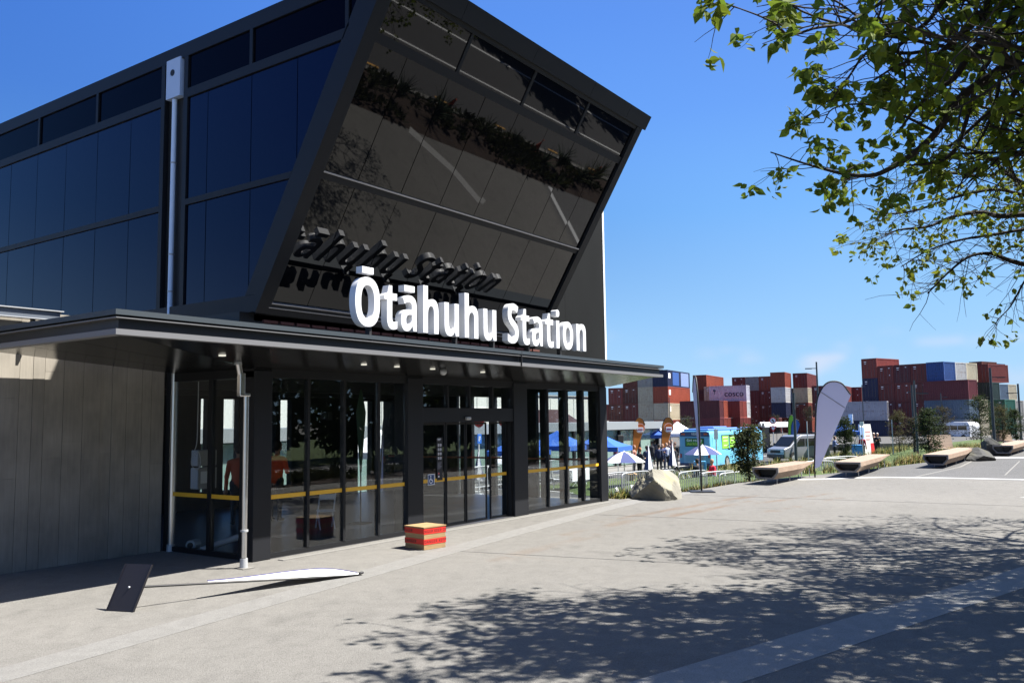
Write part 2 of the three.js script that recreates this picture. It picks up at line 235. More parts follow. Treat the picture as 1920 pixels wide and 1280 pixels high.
// ---------------------------------------------------------------- the station building
const lobby = thing('station_building', 'dark station building with leaning glass front and glazed ground floor', 'building');
{
  const B = lobby;
  // ---- ground floor: pillars, panes, door
  const pill = (x0, x1, z0, z1) => mesh('pillar', [rbox(x1 - x0, 3.06, z1 - z0, .012, (x0 + x1) / 2, 1.53, (z0 + z1) / 2)], M.frame, B);
  pill(-11.74, -11.38, -.36, .01); pill(-8.06, -7.6, -.36, .01); pill(-4.42, -3.86, -.36, .01); pill(-.36, .02, -.36, .01);
  mesh('head_beam', [span(-11.74, .02, 2.95, 3.12, -.34, -.02)], M.dark, B); mesh('sill', [span(-11.38, -8.06, .012, .09, -.1, -.03)], M.dark, B); mesh('sill', [span(-3.86, -.36, .012, .09, -.1, -.03)], M.dark, B);
  const pane = (x0, x1, y0, y1, z = -.07) => mesh('pane', [span(x0, x1, y0, y1, z, z + .012)], M.glassClear, B);
  const post = (x, y0 = .09, y1 = 2.95, w = .055) => mesh('mullion', [span(x - w / 2, x + w / 2, y0, y1, -.12, -.02)], M.dark, B);
  const stripe = (x0, x1, y) => mesh('safety_stripe', [span(x0, x1, y, y + .07, -.054, -.05)], M.yellow, B);
  const bays = [[-11.38, -10.565, -9.72, -8.83, -8.06], [-3.86, -2.91, -2.05, -1.21, -.36]];
  for (const b of bays) { for (let i = 0; i < 4; i++) { pane(b[i] + .03, b[i + 1] - .03, .09, 2.95); stripe(b[i] + .035, b[i + 1] - .035, .955 - .0015 * i); } for (let i = 1; i < 4; i++) post(b[i]); }
  mesh('door_header', [span(-7.6, -4.42, 2.17, 2.47, -.3, -.01)], M.frame, B);
  mesh('door_header_sensor', [rbox(.16, .07, .06, .02, -6.15, 2.25, .02)], M.galv, B);
  for (const [a, b] of [[-7.57, -6.8], [-6.74, -6.05], [-5.99, -5.22], [-5.16, -4.45]]) { pane(a, b, 2.5, 2.95, -.1); }
  for (const x of [-6.77, -6.02, -5.19]) post(x, 2.47, 2.95, .05);
  for (const [a, b] of [[-7.48, -6.7], [-6.67, -6.02], [-5.99, -5.25], [-5.12, -4.47]]) { const d = mesh('door', [span(a, b, .02, .06, -.2, -.165), span(a, b, 2.12, 2.165, -.2, -.165), span(a, a + .025, .06, 2.12, -.2, -.165), span(b - .025, b, .06, 2.12, -.2, -.165)], M.dark, B); put('pane', join(span(a + .025, b - .025, .06, 2.12, -.186, -.178)), M.glassClear, d); put('safety_stripe', join(span(a + .025, b - .025, .95, 1.02, -.176, -.172)), M.yellow, d); }
  mesh('jamb', [span(-7.6, -7.5, .01, 2.17, -.26, -.1), span(-4.46, -4.42, .01, 2.17, -.26, -.06)], M.dark, B);
  { // stickers on the door: opening notice and wheelchair sign
    const c = document.createElement('canvas'); c.width = 128; c.height = 512; const x = c.getContext('2d'); x.fillStyle = '#17171d'; x.fillRect(0, 0, 128, 512); x.fillStyle = '#dcdce4'; x.fillRect(16, 14, 80, 8); x.fillRect(16, 30, 62, 6);
    for (let r = 0; r < 4; r++) for (let q = 0; q < 2; q++) { x.beginPath(); x.arc(40 + q * 48, 92 + r * 52, 17, 0, 7); x.fill(); x.save(); x.fillStyle = '#17171d'; x.beginPath(); x.arc(40 + q * 48, 92 + r * 52, 7, 0, 7); x.fill(); x.restore(); }
    x.fillStyle = '#8a8a96'; for (let r = 0; r < 6; r++) x.fillRect(16, 300 + r * 14, 92 - (r % 3) * 14, 5); x.fillStyle = '#c66'; x.fillRect(28, 420, 26, 22); x.fillStyle = '#dcdce4'; x.fillRect(28, 456, 26, 22);
    const t = new THREE.CanvasTexture(c); t.colorSpace = THREE.SRGBColorSpace; const m = std([1, 1, 1], .6, { map: t }); mesh('notice', [span(-6.98, -6.8, .98, 1.86, -.166, -.162)], m, B);
    const c2 = document.createElement('canvas'); c2.width = c2.height = 128; const y = c2.getContext('2d'); y.fillStyle = '#e8eef4'; y.fillRect(0, 0, 128, 128); y.fillStyle = '#25406e'; y.fillRect(8, 8, 112, 112); y.strokeStyle = y.fillStyle = '#fff'; y.lineWidth = 9; y.beginPath(); y.arc(58, 80, 25, .4, 4.4); y.stroke(); y.beginPath(); y.arc(56, 26, 9, 0, 7); y.fill(); y.beginPath(); y.moveTo(57, 38); y.lineTo(60, 68); y.lineTo(84, 68); y.lineTo(96, 98); y.stroke();
    const t2 = new THREE.CanvasTexture(c2); t2.colorSpace = THREE.SRGBColorSpace; mesh('wheelchair_sign', [span(-7.27, -7.06, .9, 1.12, -.166, -.162)], std([1, 1, 1], .6, { map: t2 }), B);
  }
  // return glass on the left end
  mesh('sill', [span(-11.72, -11.64, .012, .09, -2.35, -.36)], M.dark, B); mesh('mullion', [span(-11.74, -11.64, .09, 2.95, -1.2, -1.12)], M.dark, B); mesh('mullion', [span(-11.74, -11.6, .0, 3.1, -2.42, -2.3)], M.dark, B);
  for (const [a, b] of [[-2.3, -1.2], [-1.12, -.36]]) { mesh('pane', [span(-11.70, -11.688, .09, 2.95, a, b)], M.glassClear, B); mesh('safety_stripe', [span(-11.712, -11.708, .955, 1.025, a + .005, b - .005)], M.yellow, B); }
  mesh('head_beam', [span(-11.73, -11.45, 2.95, 3.12, -2.42, -.36)], M.dark, B);
  // inside: floor, ceiling, far walls with their openings
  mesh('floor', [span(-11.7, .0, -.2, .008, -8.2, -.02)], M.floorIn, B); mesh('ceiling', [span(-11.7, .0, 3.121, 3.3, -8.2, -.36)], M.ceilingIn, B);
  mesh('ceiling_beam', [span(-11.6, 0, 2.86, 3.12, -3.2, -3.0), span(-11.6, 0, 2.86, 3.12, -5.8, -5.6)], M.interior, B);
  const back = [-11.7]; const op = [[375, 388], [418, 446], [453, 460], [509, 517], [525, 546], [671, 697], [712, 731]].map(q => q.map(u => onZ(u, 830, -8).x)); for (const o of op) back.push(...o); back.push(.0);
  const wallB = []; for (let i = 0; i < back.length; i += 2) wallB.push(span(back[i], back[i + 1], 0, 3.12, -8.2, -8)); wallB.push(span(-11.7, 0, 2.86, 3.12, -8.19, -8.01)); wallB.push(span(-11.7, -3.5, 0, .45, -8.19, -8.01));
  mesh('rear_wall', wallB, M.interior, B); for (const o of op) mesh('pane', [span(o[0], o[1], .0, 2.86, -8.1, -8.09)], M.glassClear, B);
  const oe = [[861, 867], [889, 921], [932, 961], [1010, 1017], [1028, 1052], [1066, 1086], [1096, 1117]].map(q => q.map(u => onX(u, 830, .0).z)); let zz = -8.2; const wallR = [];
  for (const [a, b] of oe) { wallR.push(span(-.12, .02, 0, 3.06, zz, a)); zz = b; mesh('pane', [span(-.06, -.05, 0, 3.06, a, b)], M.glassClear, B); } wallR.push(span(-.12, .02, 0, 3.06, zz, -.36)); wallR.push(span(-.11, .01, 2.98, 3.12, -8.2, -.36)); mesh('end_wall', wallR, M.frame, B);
  mesh('handrail', [span(-.2, -.16, 1.08, 1.13, -7.9, -.5)], std([.35, .09, .04], .5), B);
  
  mesh('roof_slab', [span(-11.6, -.1, 3.3, 4.08, -8.2, -.6)], M.darker, B);
  reseed(31); const tilt = (g, a) => { g.computeBoundingBox(); const c = g.boundingBox.getCenter(V(0, 0, 0)); g.translate(-c.x, -c.y, -c.z); g.rotateX(rr(-a, a)); g.rotateY(rr(-a, a)); g.rotateZ(rr(-a, a) * .5); return g.translate(c.x, c.y, c.z); };   // panes never sit in quite the same plane
  // ---- upper storey that leans out
  const Y0 = 4.08, Z0 = -.46, YT = 9.37, K = .605, XL = -11.432, XR = -2.66, ZB = -15; const fz = y => Z0 + K * (y - Y0);
  mesh('upper_body', [plateX([[ZB, Y0 + .06], [fz(Y0 + .06) - .22, Y0 + .06], [fz(YT - .05) - .22, YT - .05], [ZB, YT - .05]], XL + .12, XR - XL - .24)], M.darker, B);
  // left face: frames, then panes
  const xo = XL, strip = (pts, d = .09, m = M.frame, n = 'frame') => mesh(n, [plateX(pts, xo, d)], m, B);
  strip([[ZB, Y0], [fz(Y0), Y0], [fz(4.37), 4.37], [ZB, 4.37]]); strip([[ZB, 9.1], [fz(9.1) - .1, 9.1], [fz(YT), YT], [ZB, YT]], .1, M.frame, 'fascia_panel');
  strip([[fz(4.375) - .40, 4.375], [fz(4.375), 4.375], [fz(9.095), 9.095], [fz(9.095) - .46, 9.095]]);
  const inn = y => fz(y) - .36 - .02 * (y - 4.3) / 4;
  const hbar = (y0, y1, d, n = 'transom') => { strip([[ZB, y0], [-3.302, y0], [-3.302, y1], [ZB, y1]], d, M.frame, n); strip([[-2.453, y0], [inn(y0) - .045, y0], [inn(y1) - .045, y1], [-2.453, y1]], d, M.frame, n); };
  hbar(6.235, 6.345, .085); hbar(8.29, 8.46, .088); 
  strip([[-3.3, 4.372], [-3.185, 4.372], [-3.185, 9.098], [-3.3, 9.098]], .094); strip([[-2.575, 4.372], [-2.455, 4.372], [-2.455, 9.098], [-2.575, 9.098]], .094);
  const gx = XL + .035;
  const gp = (z0, z1, y0, y1) => { const p = [], lo = inn(y0) + .02, hi = inn(y1) + .02; if (z0 >= hi) return; p.push([z0, y0]); if (z1 <= lo) p.push([z1, y0], [z1, y1], [z0, y1]); else { if (z0 < lo) p.push([lo, y0]); else { p[0] = [z0, y0 + (z0 - lo) / (hi - lo) * (y1 - y0)]; } const zt = Math.min(z1, hi); if (zt < hi) p.push([zt, y0 + (zt - lo) / (hi - lo) * (y1 - y0)]); p.push([zt, y1], [z0, y1]); } mesh('pane', [tilt(plateX(p, gx, .03), .0025)], y0 > 8.4 ? M.glassLouvre : M.glassSide, B); };
  const zl = [-14.2, -12.95, -11.73, -10.52, -9.3, -8.08, -6.84, -5.59, -4.37, -3.3], zr = [-2.46, -1.87, -.63, .56, 1.78];
  for (const [y0, y1] of [[4.37, 6.235], [6.345, 8.29]]) for (const L of [zl, zr]) for (let i = 0; i + 1 < L.length; i++) gp(L[i] + .009, L[i + 1] - .009, y0, y1);
  for (const L of [[-15, -12.85, -10.43, -8.01, -5.6, -3.3], [-2.46, -.62, 1.75, 2.4]]) for (let i = 0; i + 1 < L.length; i++) { gp(L[i] + .03, L[i + 1] - .03, 8.46, 9.1); if (i) strip([[L[i] - .04, 8.46], [L[i] + .04, 8.46], [L[i] + .04, 9.1], [L[i] - .04, 9.1]], .08, M.frame, 'mullion'); }
  // slot with overflow box and downpipe
  mesh('slot', [plateX([[-3.185, 4.1], [-2.575, 4.1], [-2.575, 9.1], [-3.185, 9.1]], XL + .1, .03)], M.black, B);
  const hop = mesh('rainwater_head', [plateX([[-3.1, 8.37], [-2.66, 8.37], [-2.66, 9.13], [-3.1, 9.13]], XL - .03, .12)], phys([.45, .55, .72], .45), B); { const h = new THREE.CylinderGeometry(.062, .062, .02, 20).rotateZ(Math.PI / 2).translate(XL - .03, 8.86, -2.9); put('outlet', h, M.black, hop); }
  const dp = mesh('downpipe', [cyl(.046, .046, 4.2, XL + .03, 4.15, -2.9, 14)], M.bluepipe, B); for (const y of [7.1, 5.35, 4.65]) put('bracket', cyl(.052, .052, .03, XL + .03, y, -2.9, 14), M.galv, dp);
  // leaning front: everything laid out on the slope (x, s up the slope, n outwards)
  const ang = Math.atan(K), slope = g => { g.rotateX(ang); return g.translate(0, Y0, Z0); };       // local y = s, local z = n
  const sb = (x0, x1, s0, s1, n0, n1) => slope(span(x0, x1, s0, s1, n0, n1));
  const put2 = (n, gs, m) => mesh(n, gs, m, B);
  const ST = 6.18;
  put2('frame', [sb(XL - .005, -11.165, .01, ST - .345, -.12, .06)], M.frame); put2('frame', [sb(-2.9, XR, .01, ST - .345, -.12, .06)], M.frame);
  put2('frame', [sb(-11.165, -2.9, .0, .205, -.12, .05)], M.frame); put2('trim_line', [sb(-11.17, -2.91, .205, .222, -.1, .062)], M.trimLine); put2('trim_line', [sb(-11.2, -2.9, .128, .14, .05, .064)], M.trimLine);
  put2('transom', [sb(-11.165, -2.9, 2.515, 2.63, -.1, .03)], M.frame); put2('trim_line', [sb(-11.165, -2.9, 2.63, 2.655, -.1, .05)], M.trimLine);
  put2('transom', [sb(-11.165, -2.9, 4.87, 5.03, -.1, .032)], M.frame);
  put2('transom', [sb(-11.165, -2.9, 5.75, 5.84, -.1, .04)], M.frame);
  const jx = [-11.165, -10.35, -9.26, -8.16, -7.07, -5.98, -4.9, -3.8, -2.9];
  for (const [s0, s1] of [[.222, 2.515], [2.655, 4.87]]) for (let i = 0; i < 8; i++) { const g = tilt(sb(jx[i] + .008, jx[i + 1] - .008, s0, s1, -.03, 0), .0028); put2('pane', [g], M.glassTop); }
  const cx = [-11.165, -9.13, -7.1, -5.02, -2.9]; for (let i = 0; i < 4; i++) { put2('pane', [sb(cx[i] + .03, cx[i + 1] - .03, 5.03, 5.75, -.03, 0)], M.glassTop); if (i) put2('mullion', [sb(cx[i] - .035, cx[i] + .035, 5.03, 5.75, -.06, .02)], M.frame); }
  const fx = [XL - .005, -9.6, -7.4, -5.2, -3.55, XR + .12]; for (let i = 0; i < 5; i++) put2('fascia_panel', [sb(fx[i] + (i ? .006 : 0), fx[i + 1], 5.84, ST, -.14, .075)], M.frame);
  mesh('roof', [span(XL + .05, XR, YT - .06, YT - .02, ZB, fz(YT) - .15)], M.darker, B);
  // fin wall behind the leaning storey, to its right
  mesh('fin_wall', [span(-3.4, -1.2, 3.4, 9.2, -.9, -.52), span(-1.194, .935, 3.4, 9.2, -.9, -.52)], M.fin, B); mesh('corner_flashing', [span(.937, 1.03, 3.4, 9.2, -.9, -.5)], M.finEdge, B);
  mesh('underside', [span(-11.3, -2.7, 3.95, 4.06, -.9, -.6)], M.darker, B);
  const brick = []; for (let i = 0; i < 24; i++) brick.push(bx(.3, .05, .05, -11.1 + i * .36, 3.93, -.42)); mesh('timber_batten', brick, std([.10, .03, .02], .8), B);
}
// ---- board-marked concrete wall left of the entrance
{
  const W = thing('concrete_wall', 'tall board-marked concrete wall left of the station entrance', 'wall', [0, 0, 0]); reseed(77);
  mesh('wall_core', [span(-26, -11.78, 0, 3.98, -2.75, -2.425)], M.concrete, W);
  const mats = [0, 1, 2, 3].map(k => { const m = M.concrete.clone(); const f = [.96, 1, .92, 1.03][k]; m.color = C(.37 * f, .34 * f, .295 * f); return m; });
  let x = -11.8; const xs = [];
  while (x > -18) { const w = rr(.17, .34); xs.push([x - w, x]); x -= w; }
  xs.forEach(([a, b], i) => { let y = 0; while (y < 3.9) { let h = Math.min(rr(1.2, 2.6), 3.97 - y); if (3.97 - y - h < .4) h = 3.97 - y; const deep = i % 9 === 4 ? -.012 : rr(-.002, .003); const g = span(a + .003, b - .003, y + .002, y + h - .002, -2.46, -2.4 + deep); mesh('board_panel', [metreUV(g.translate(0, 0, 0))], mats[Math.floor(rnd() * 4)], W); y += h; } });
}
{ const b = thing('steel_beam', 'pale grey steel eaves beam running along the top of the concrete wall', 'beam', [0, 0, 0]); mesh('web', [span(-26, -13.78, 3.865, 3.985, -2.26, -2.2)], phys([.10, .115, .14], .5, { metalness: .2 }), b); mesh('flange', [span(-26, -13.74, 3.99, 4.005, -2.3, -2.16), span(-26, -13.9, 3.848, 3.862, -2.3, -2.16)], M.galv, b); mesh('bracket', [span(-14.2, -14.16, 3.5, 3.85, -2.28, -2.2)], M.dark, b); }
// ---- canopy
{
  const A = thing('entrance_canopy', 'flat dark steel canopy wrapping the corner above the station entrance', 'canopy');
  const xl = -15.04, xr = .31, zf = 1.58, zb = -2.1, yt = 3.594, yb = 3.287;
  const run = (o0, o1, y0, y1, name, m) => {   // a member that follows front, left and right edges; o = inset from the edge
    mesh(name, [span(xl + o0, xr - o0, y0, y1, zf - o1, zf - o0)], m, A); mesh(name, [span(xl + o0, xl + o1, y0, y1, zb, zf - o1 - .001)], m, A); mesh(name, [span(xr - o1, xr - o0, y0, y1, -1.6, zf - o1 - .001)], m, A);
  };
  run(-.02, .3, yt - .066, yt, 'capping', M.capping); run(.1, .2, yt - .09, yt - .067, 'shadow_gap', M.black); run(-.005, .22, yt - .105, yt - .091, 'top_flange', M.flange); run(.07, .12, yb + .07, yt - .106, 'web', M.fascia); run(0, .13, yb, yb + .07, 'bottom_flange', M.flange);
  mesh('cap_joint', [span(-6.4, -6.385, yb, yt + .004, zf - .05, zf + .022)], M.black, A);
  mesh('roof_sheet', [span(xl + .3, xr - .3, yt - .13, yt - .1, zb, zf - .3)], M.darker, A);
  // soffit: panels that slope down from the fascia to the glass head
  const yi = 3.085, p3 = (x, y, z) => V(x, y, z), quad = (a, b, c, d) => { const g = new THREE.BufferGeometry(), n = b.clone().sub(a).cross(c.clone().sub(a)).normalize().multiplyScalar(.02), P = []; const q = [a, b, c, d], r = q.map(v => v.clone().add(n)); const f = (...v) => { for (const i of [0, 1, 2, 0, 2, 3]) P.push(v[i].x, v[i].y, v[i].z); }; f(q[0], q[3], q[2], q[1]); f(...r); for (let i = 0; i < 4; i++) f(q[i], q[(i + 1) % 4], r[(i + 1) % 4], r[i]); g.setAttribute('position', new THREE.Float32BufferAttribute(P, 3)); g.computeVertexNormals(); g.setAttribute('uv', new THREE.BufferAttribute(new Float32Array(P.length / 3 * 2), 2)); return g; };
  const zo = zf - .13, xo = xl + .13, xe = xr - .13, yo = yb + .02;
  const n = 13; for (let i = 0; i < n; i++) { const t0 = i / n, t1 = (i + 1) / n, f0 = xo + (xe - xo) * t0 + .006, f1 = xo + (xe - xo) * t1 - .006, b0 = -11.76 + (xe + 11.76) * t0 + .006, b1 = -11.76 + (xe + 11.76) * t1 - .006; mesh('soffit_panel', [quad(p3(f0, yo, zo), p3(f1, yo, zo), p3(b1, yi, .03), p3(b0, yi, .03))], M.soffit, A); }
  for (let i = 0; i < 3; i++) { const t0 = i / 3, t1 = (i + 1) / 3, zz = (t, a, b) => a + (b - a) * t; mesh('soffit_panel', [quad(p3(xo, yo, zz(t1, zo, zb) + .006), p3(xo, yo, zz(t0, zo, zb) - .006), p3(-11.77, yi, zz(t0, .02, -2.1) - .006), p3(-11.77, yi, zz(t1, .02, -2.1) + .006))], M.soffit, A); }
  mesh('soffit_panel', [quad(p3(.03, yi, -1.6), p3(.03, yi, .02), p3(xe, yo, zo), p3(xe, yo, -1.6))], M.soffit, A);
  const glow = std([.9, .9, .85], .5, { emissive: C(1, .95, .8), emissiveIntensity: .22 });
  for (const [u, v] of [[416, 674], [682, 689], [744, 692], [811, 697], [905, 703]]) { const p = onZ(u, v, .75); const yy = yi + (yo - yi) * (.75 - .03) / (zo - .03) - .012; const d = mesh('downlight', [new THREE.CylinderGeometry(.052, .052, .02, 20).translate(p.x, yy + .004, .75)], glow, A); }
  mesh('camera_dome', [new THREE.SphereGeometry(.07, 16, 10).translate(onZ(831, 698, .75).x, 3.15, .75)], M.galv, A);
}
// ---- the letters standing on the canopy
{
  const font = await new FontLoader().loadAsync('fonts/droid/droid_sans_bold.typeface.json');
  globalThis.FONT = font;
  const S = thing('station_sign', 'large white standing letters reading Ōtāhuhu Station on the canopy edge', 'sign');
  const zfr = 1.36, dp = .13, base = onZ(683, 612, zfr).y + .01, L = onZ(664, 560, zfr).x, R = onZ(1099, 640, zfr).x, cap = onZ(683, 518, zfr).y - base;
  const txt = 'Ōtāhuhu Station', size = 1; let x = 0; const items = [];
  for (const ch of txt) { const gl = font.data.glyphs[ch]; if (ch !== ' ') items.push([ch, x]); x += gl.ha / font.data.resolution; }
  const g0 = txt => new TextGeometry(txt, { font, size: 1, depth: 1, curveSegments: 8, bevelEnabled: false });
  const gAll = g0('O'); gAll.computeBoundingBox(); const capH = gAll.boundingBox.max.y; const gn = g0('n'); gn.computeBoundingBox(); const first = gAll.boundingBox.min.x, last = items.at(-1)[1] * 1 + gn.boundingBox.max.x;
  const k0 = g0('H'); k0.computeBoundingBox(); const unit = k0.boundingBox.max.x / (font.data.glyphs['H'].x_max ? font.data.glyphs['H'].x_max / font.data.resolution : 1);
  const sx = (R - L) / (last * 1 - first), sy = cap / capH;
  for (const [ch, cx] of items) { const g = new TextGeometry(ch, { font, size: 1, depth: dp, curveSegments: 10, bevelEnabled: true, bevelThickness: .006, bevelSize: .004, bevelOffset: -.007, bevelSegments: 2 }); { g.computeBoundingBox(); const m = (g.boundingBox.min.x + g.boundingBox.max.x) / 2; g.translate(-m, 0, 0); g.scale(.955, 1, 1); g.translate(m, 0, 0); } g.translate(cx * 1 - first, 0, 0); g.scale(sx, sy, 1); g.translate(L, base, zfr - dp); mesh('letter', [g], M.white, S); }
  mesh('mounting_bracket', [.055, .36, .52, .69, .86].map(t => span(L + (R - L) * t, L + (R - L) * t + .05, 3.594, base + .05, zfr - .16, zfr - .06)), M.black, S);
  mesh('mounting_foot', [.055, .36, .52, .69, .86].map(t => span(L + (R - L) * t - .06, L + (R - L) * t + .12, 3.594, 3.61, zfr - .2, zfr + .02)), M.galv, S);
  console.log('sign', sx, sy, unit, first, last, base, cap);
}
// ---- downpipes by the entrance
{
  const d = thing('downpipe', 'shiny steel downpipe with a stepped top in front of the dark corner pillar', 'downpipe');
  const x = -12.17, z = .35; mesh('pipe', [cyl(.043, .043, 2.5, x, .16, z, 18)], M.steel, d); mesh('offset_box', [rbox(.1, .36, .1, .02, x - .1, 2.8, z), rbox(.2, .06, .1, .02, x - .05, 2.64, z)], M.steel, d); mesh('upper_pipe', [bar(V(x - .12, 2.95, z), V(x - .16, 3.13, z), .045, .045, 14)], M.steel, d); mesh('collar', [cyl(.062, .058, .15, x, 0, z, 18)], M.galv, d); mesh('bracket', [cyl(.06, .06, .03, x, .55, z, 18)], M.galv, d); mesh('outlet_cap', [cyl(.06, .05, .06, x - .16, 3.1, z, 12)], M.galv, d); mesh('base_plate', [span(x - .1, x + .12, .004, .012, z - .1, z + .12)], M.kerb, d);
  const e = thing('downpipe', 'thin steel downpipe at the end of the concrete wall', 'downpipe'); const p = onZ(322, 900, -2.25); mesh('pipe', [cyl(.05, .05, 3.0, p.x, .12, -2.25, 16)], M.steel, e); mesh('collar', [cyl(.07, .065, .12, p.x, 0, -2.25, 16)], M.galv, e);
}
// ---------------------------------------------------------------- shipping containers in the yard
const YAW = .128;                                                     // the yard's rows are turned a little against the station
const CONT = { red: ['dark red', [.20, .028, .022]], maroon: ['maroon', [.15, .022, .03]], rust: ['rust-brown', [.17, .05, .028]], orange: ['orange-red', [.38, .07, .03]], brick: ['brick red', [.30, .05, .035]], cream: ['cream', [.62, .55, .40]], grey: ['pale grey', [.46, .45, .42]], white: ['white', [.72, .72, .72]], navy: ['navy blue', [.012, .022, .085]], blue: ['blue', [.03, .10, .34]], steel: ['blue-grey', [.10, .15, .22]], green: ['green', [.02, .16, .11]], dkgreen: ['dark green', [.02, .05, .045]], lblue: ['light blue', [.22, .42, .58]], lav: ['lavender white', [.62, .61, .70]] };
const contMats = {};
function contMat(k, v) { const id = k + v; if (!contMats[id]) { const c = CONT[k][1], f = [.72, .62, .82][v]; contMats[id] = std(c.map(q => q * f), .6, { map: tiled(k === 'rust' ? rustTex : weatherTex, [.21, .17, .26][v], [.3, .26, .33][v]) }); } return contMats[id]; }
const contGeo = {};
function contParts(L) {
  if (contGeo[L]) return contGeo[L];
  const W = 2.44, H = 2.59, h = L / 2, w = W / 2;
  const corr = (len, ht) => { const n = Math.round(len / .28), p = len / n, pos = [], idx = []; const pr = [[0, 0], [.25, 0], [.38, -.036], [.87, -.036]]; const xs = []; for (let i = 0; i < n; i++) for (const q of pr) xs.push([(i + q[0]) * p, q[1]]); xs.push([len, 0]); xs.forEach(([a, b]) => pos.push(a, 0, b, a, ht, b)); for (let i = 0; i + 1 < xs.length; i++) { const a = 2 * i; idx.push(a, a + 2, a + 1, a + 1, a + 2, a + 3); } const g = new THREE.BufferGeometry(); g.setAttribute('position', new THREE.Float32BufferAttribute(pos, 3)); g.setIndex(idx); const o = g.toNonIndexed(); o.computeVertexNormals(); return o; };
  const side = [corr(L - .3, H - .3).translate(-h + .15, .17, w - .02), corr(L - .3, H - .3).rotateY(Math.PI).translate(h - .15, .17, -w + .02), corr(W - .3, H - .3).rotateY(-Math.PI / 2).translate(-h + .02, .17, -w + .15)];
  const roof = [bx(L - .2, .03, W - .2, 0, H - .05, 0)];
  const fr = []; for (const sx of [-1, 1]) for (const sz of [-1, 1]) fr.push(bx(.16, H, .16, sx * (h - .08), H / 2, sz * (w - .08))); for (const s of [-1, 1]) { fr.push(bx(L - .32, .12, .1, 0, H - .06, s * (w - .05)), bx(L - .32, .16, .1, 0, .08, s * (w - .05)), bx(.1, .12, W - .32, s * (h - .05), H - .06, 0), bx(.1, .16, W - .32, s * (h - .05), .08, 0)); }
  const door = s => bx(.05, H - .28, W / 2 - .18, h - .06, H / 2, s * (W / 4 - .08)), rods = s => [.32, .8].map(z => bar(V(h - .02, .15, s * z), V(h - .02, H - .15, s * z), .022, .022, 6));
  return contGeo[L] = { side: metreUV(join(side)), roof: metreUV(join(roof)), frame: metreUV(join(fr)), d1: metreUV(door(1)), d2: metreUV(door(-1)), r1: join(rods(1)), r2: join(rods(-1)) };
}
const rodMat = phys([.12, .11, .11], .5, { metalness: .2 });
function container(label, colour, pos, alongX, L, doorToX, v = 0, yaw = YAW) {
  const o = thing('shipping_container', label, 'container', pos, yaw + (alongX ? (doorToX ? Math.PI : 0) : (doorToX ? Math.PI / 2 : -Math.PI / 2)), 'shipping containers stacked in the yard'), g = contParts(L), m = contMat(colour, v);
  put('side_wall', g.side, m, o); put('roof', g.roof, m, o); put('frame', g.frame, m, o);
  const a = put('door', g.d1, m, o), b = put('door', g.d2, m, o); put('lock_rod', g.r1, rodMat, a); put('lock_rod', g.r2, rodMat, b); if (doorToX) { const m2 = M.whitePaint, hx = L / 2 - .02; for (const q of [[.62, 2.15, .34, .12], [.62, 1.9, .3, .07], [-.55, 2.2, .22, .1], [-.6, 1.2, .12, .16]].slice(0, 2 + v)) put('code_plate', bx(.012, q[3], q[2], hx, q[1], q[0]), m2, q[0] > 0 ? a : b); } return o;
}
const ORD = ['first', 'second', 'third', 'fourth', 'fifth', 'sixth'], ROW = ['bottom', 'second', 'third', 'fourth', 'fifth'];
// bank(name, near corner, cells): cell = [slot along the yard, column away from the street, row, colour, long-ways?, length, door shown?]
const containerBy = {};
const YAWR = -.33;                                                   // the stacks on the right stand at another angle
function bank(name, u, v, depth, y0, cells, yaw = YAW, rowH = 2.6) {
  const YX = V(Math.cos(yaw), 0, -Math.sin(yaw)), YZ = V(Math.sin(yaw), 0, Math.cos(yaw));
  const o = at(u, v, depth); o.y = y0; 
  const tops = Math.max(...cells.map(c => c[2]));
  cells.forEach(([sx, col, row, colour, ax, L, door], i) => {
    const dz = ax ? 2.5 : L + .1, dx = ax ? L + .1 : 2.5;
    const p = o.clone().addScaledVector(YX, sx + (ax ? L : 2.44) / 2).addScaledVector(YZ, -(col + (ax ? 2.44 : L) / 2)); p.y = y0 + row * rowH;
    const same = cells.filter(c => c[2] === row && c[0] === sx).length, order = cells.filter(c => c[2] === row && c[0] === sx && c[1] < col).length;
    const depthName = sx < 1 ? '' : sx < 4 ? ', next back' : ', farther back';
    const label = `${CONT[colour][0]} container, ${same > 1 ? ORD[order] + ' from right, ' : ''}${row === tops && tops > 0 ? 'top' : ROW[row]} row${depthName}, ${name}`;
    containerBy[name + '|' + sx + '|' + col + '|' + row] = container(label, colour, p, ax, L, door, (i + row) % 3, yaw); if (rowH !== 2.6) containerBy[name + '|' + sx + '|' + col + '|' + row].scale.y = rowH / 2.6;
  });
}
const E = true, S = false;   // E: its end looks at the entrance, S: its long side does
bank('stack just right of the canopy', 1255, 800, 133, -.6, [
  [0, 0, 3, 'navy', E, 12.19, 0], [0, 2.5, 3, 'grey', E, 12.19, 0], [0, 5, 3, 'rust', E, 12.19, 0],
  [0, 0, 2, 'orange', E, 12.19, 0], [0, 2.5, 2, 'cream', E, 12.19, 0], [0, 5, 2, 'rust', E, 12.19, 1], [0, 7.5, 2, 'red', E, 12.19, 1],
  [0, 0, 1, 'cream', E, 6.06, 0], [0, 2.5, 1, 'cream', E, 6.06, 0], [0, 5, 1, 'red', E, 12.19, 1], [0, 7.5, 1, 'rust', E, 12.19, 1], [0, 10, 1, 'red', E, 12.19, 1],
  [0, 0, 0, 'brick', E, 12.19, 0], [0, 2.5, 0, 'grey', E, 12.19, 0], [0, 5, 0, 'maroon', E, 12.19, 1], [0, 7.5, 0, 'red', E, 12.19, 1]]);
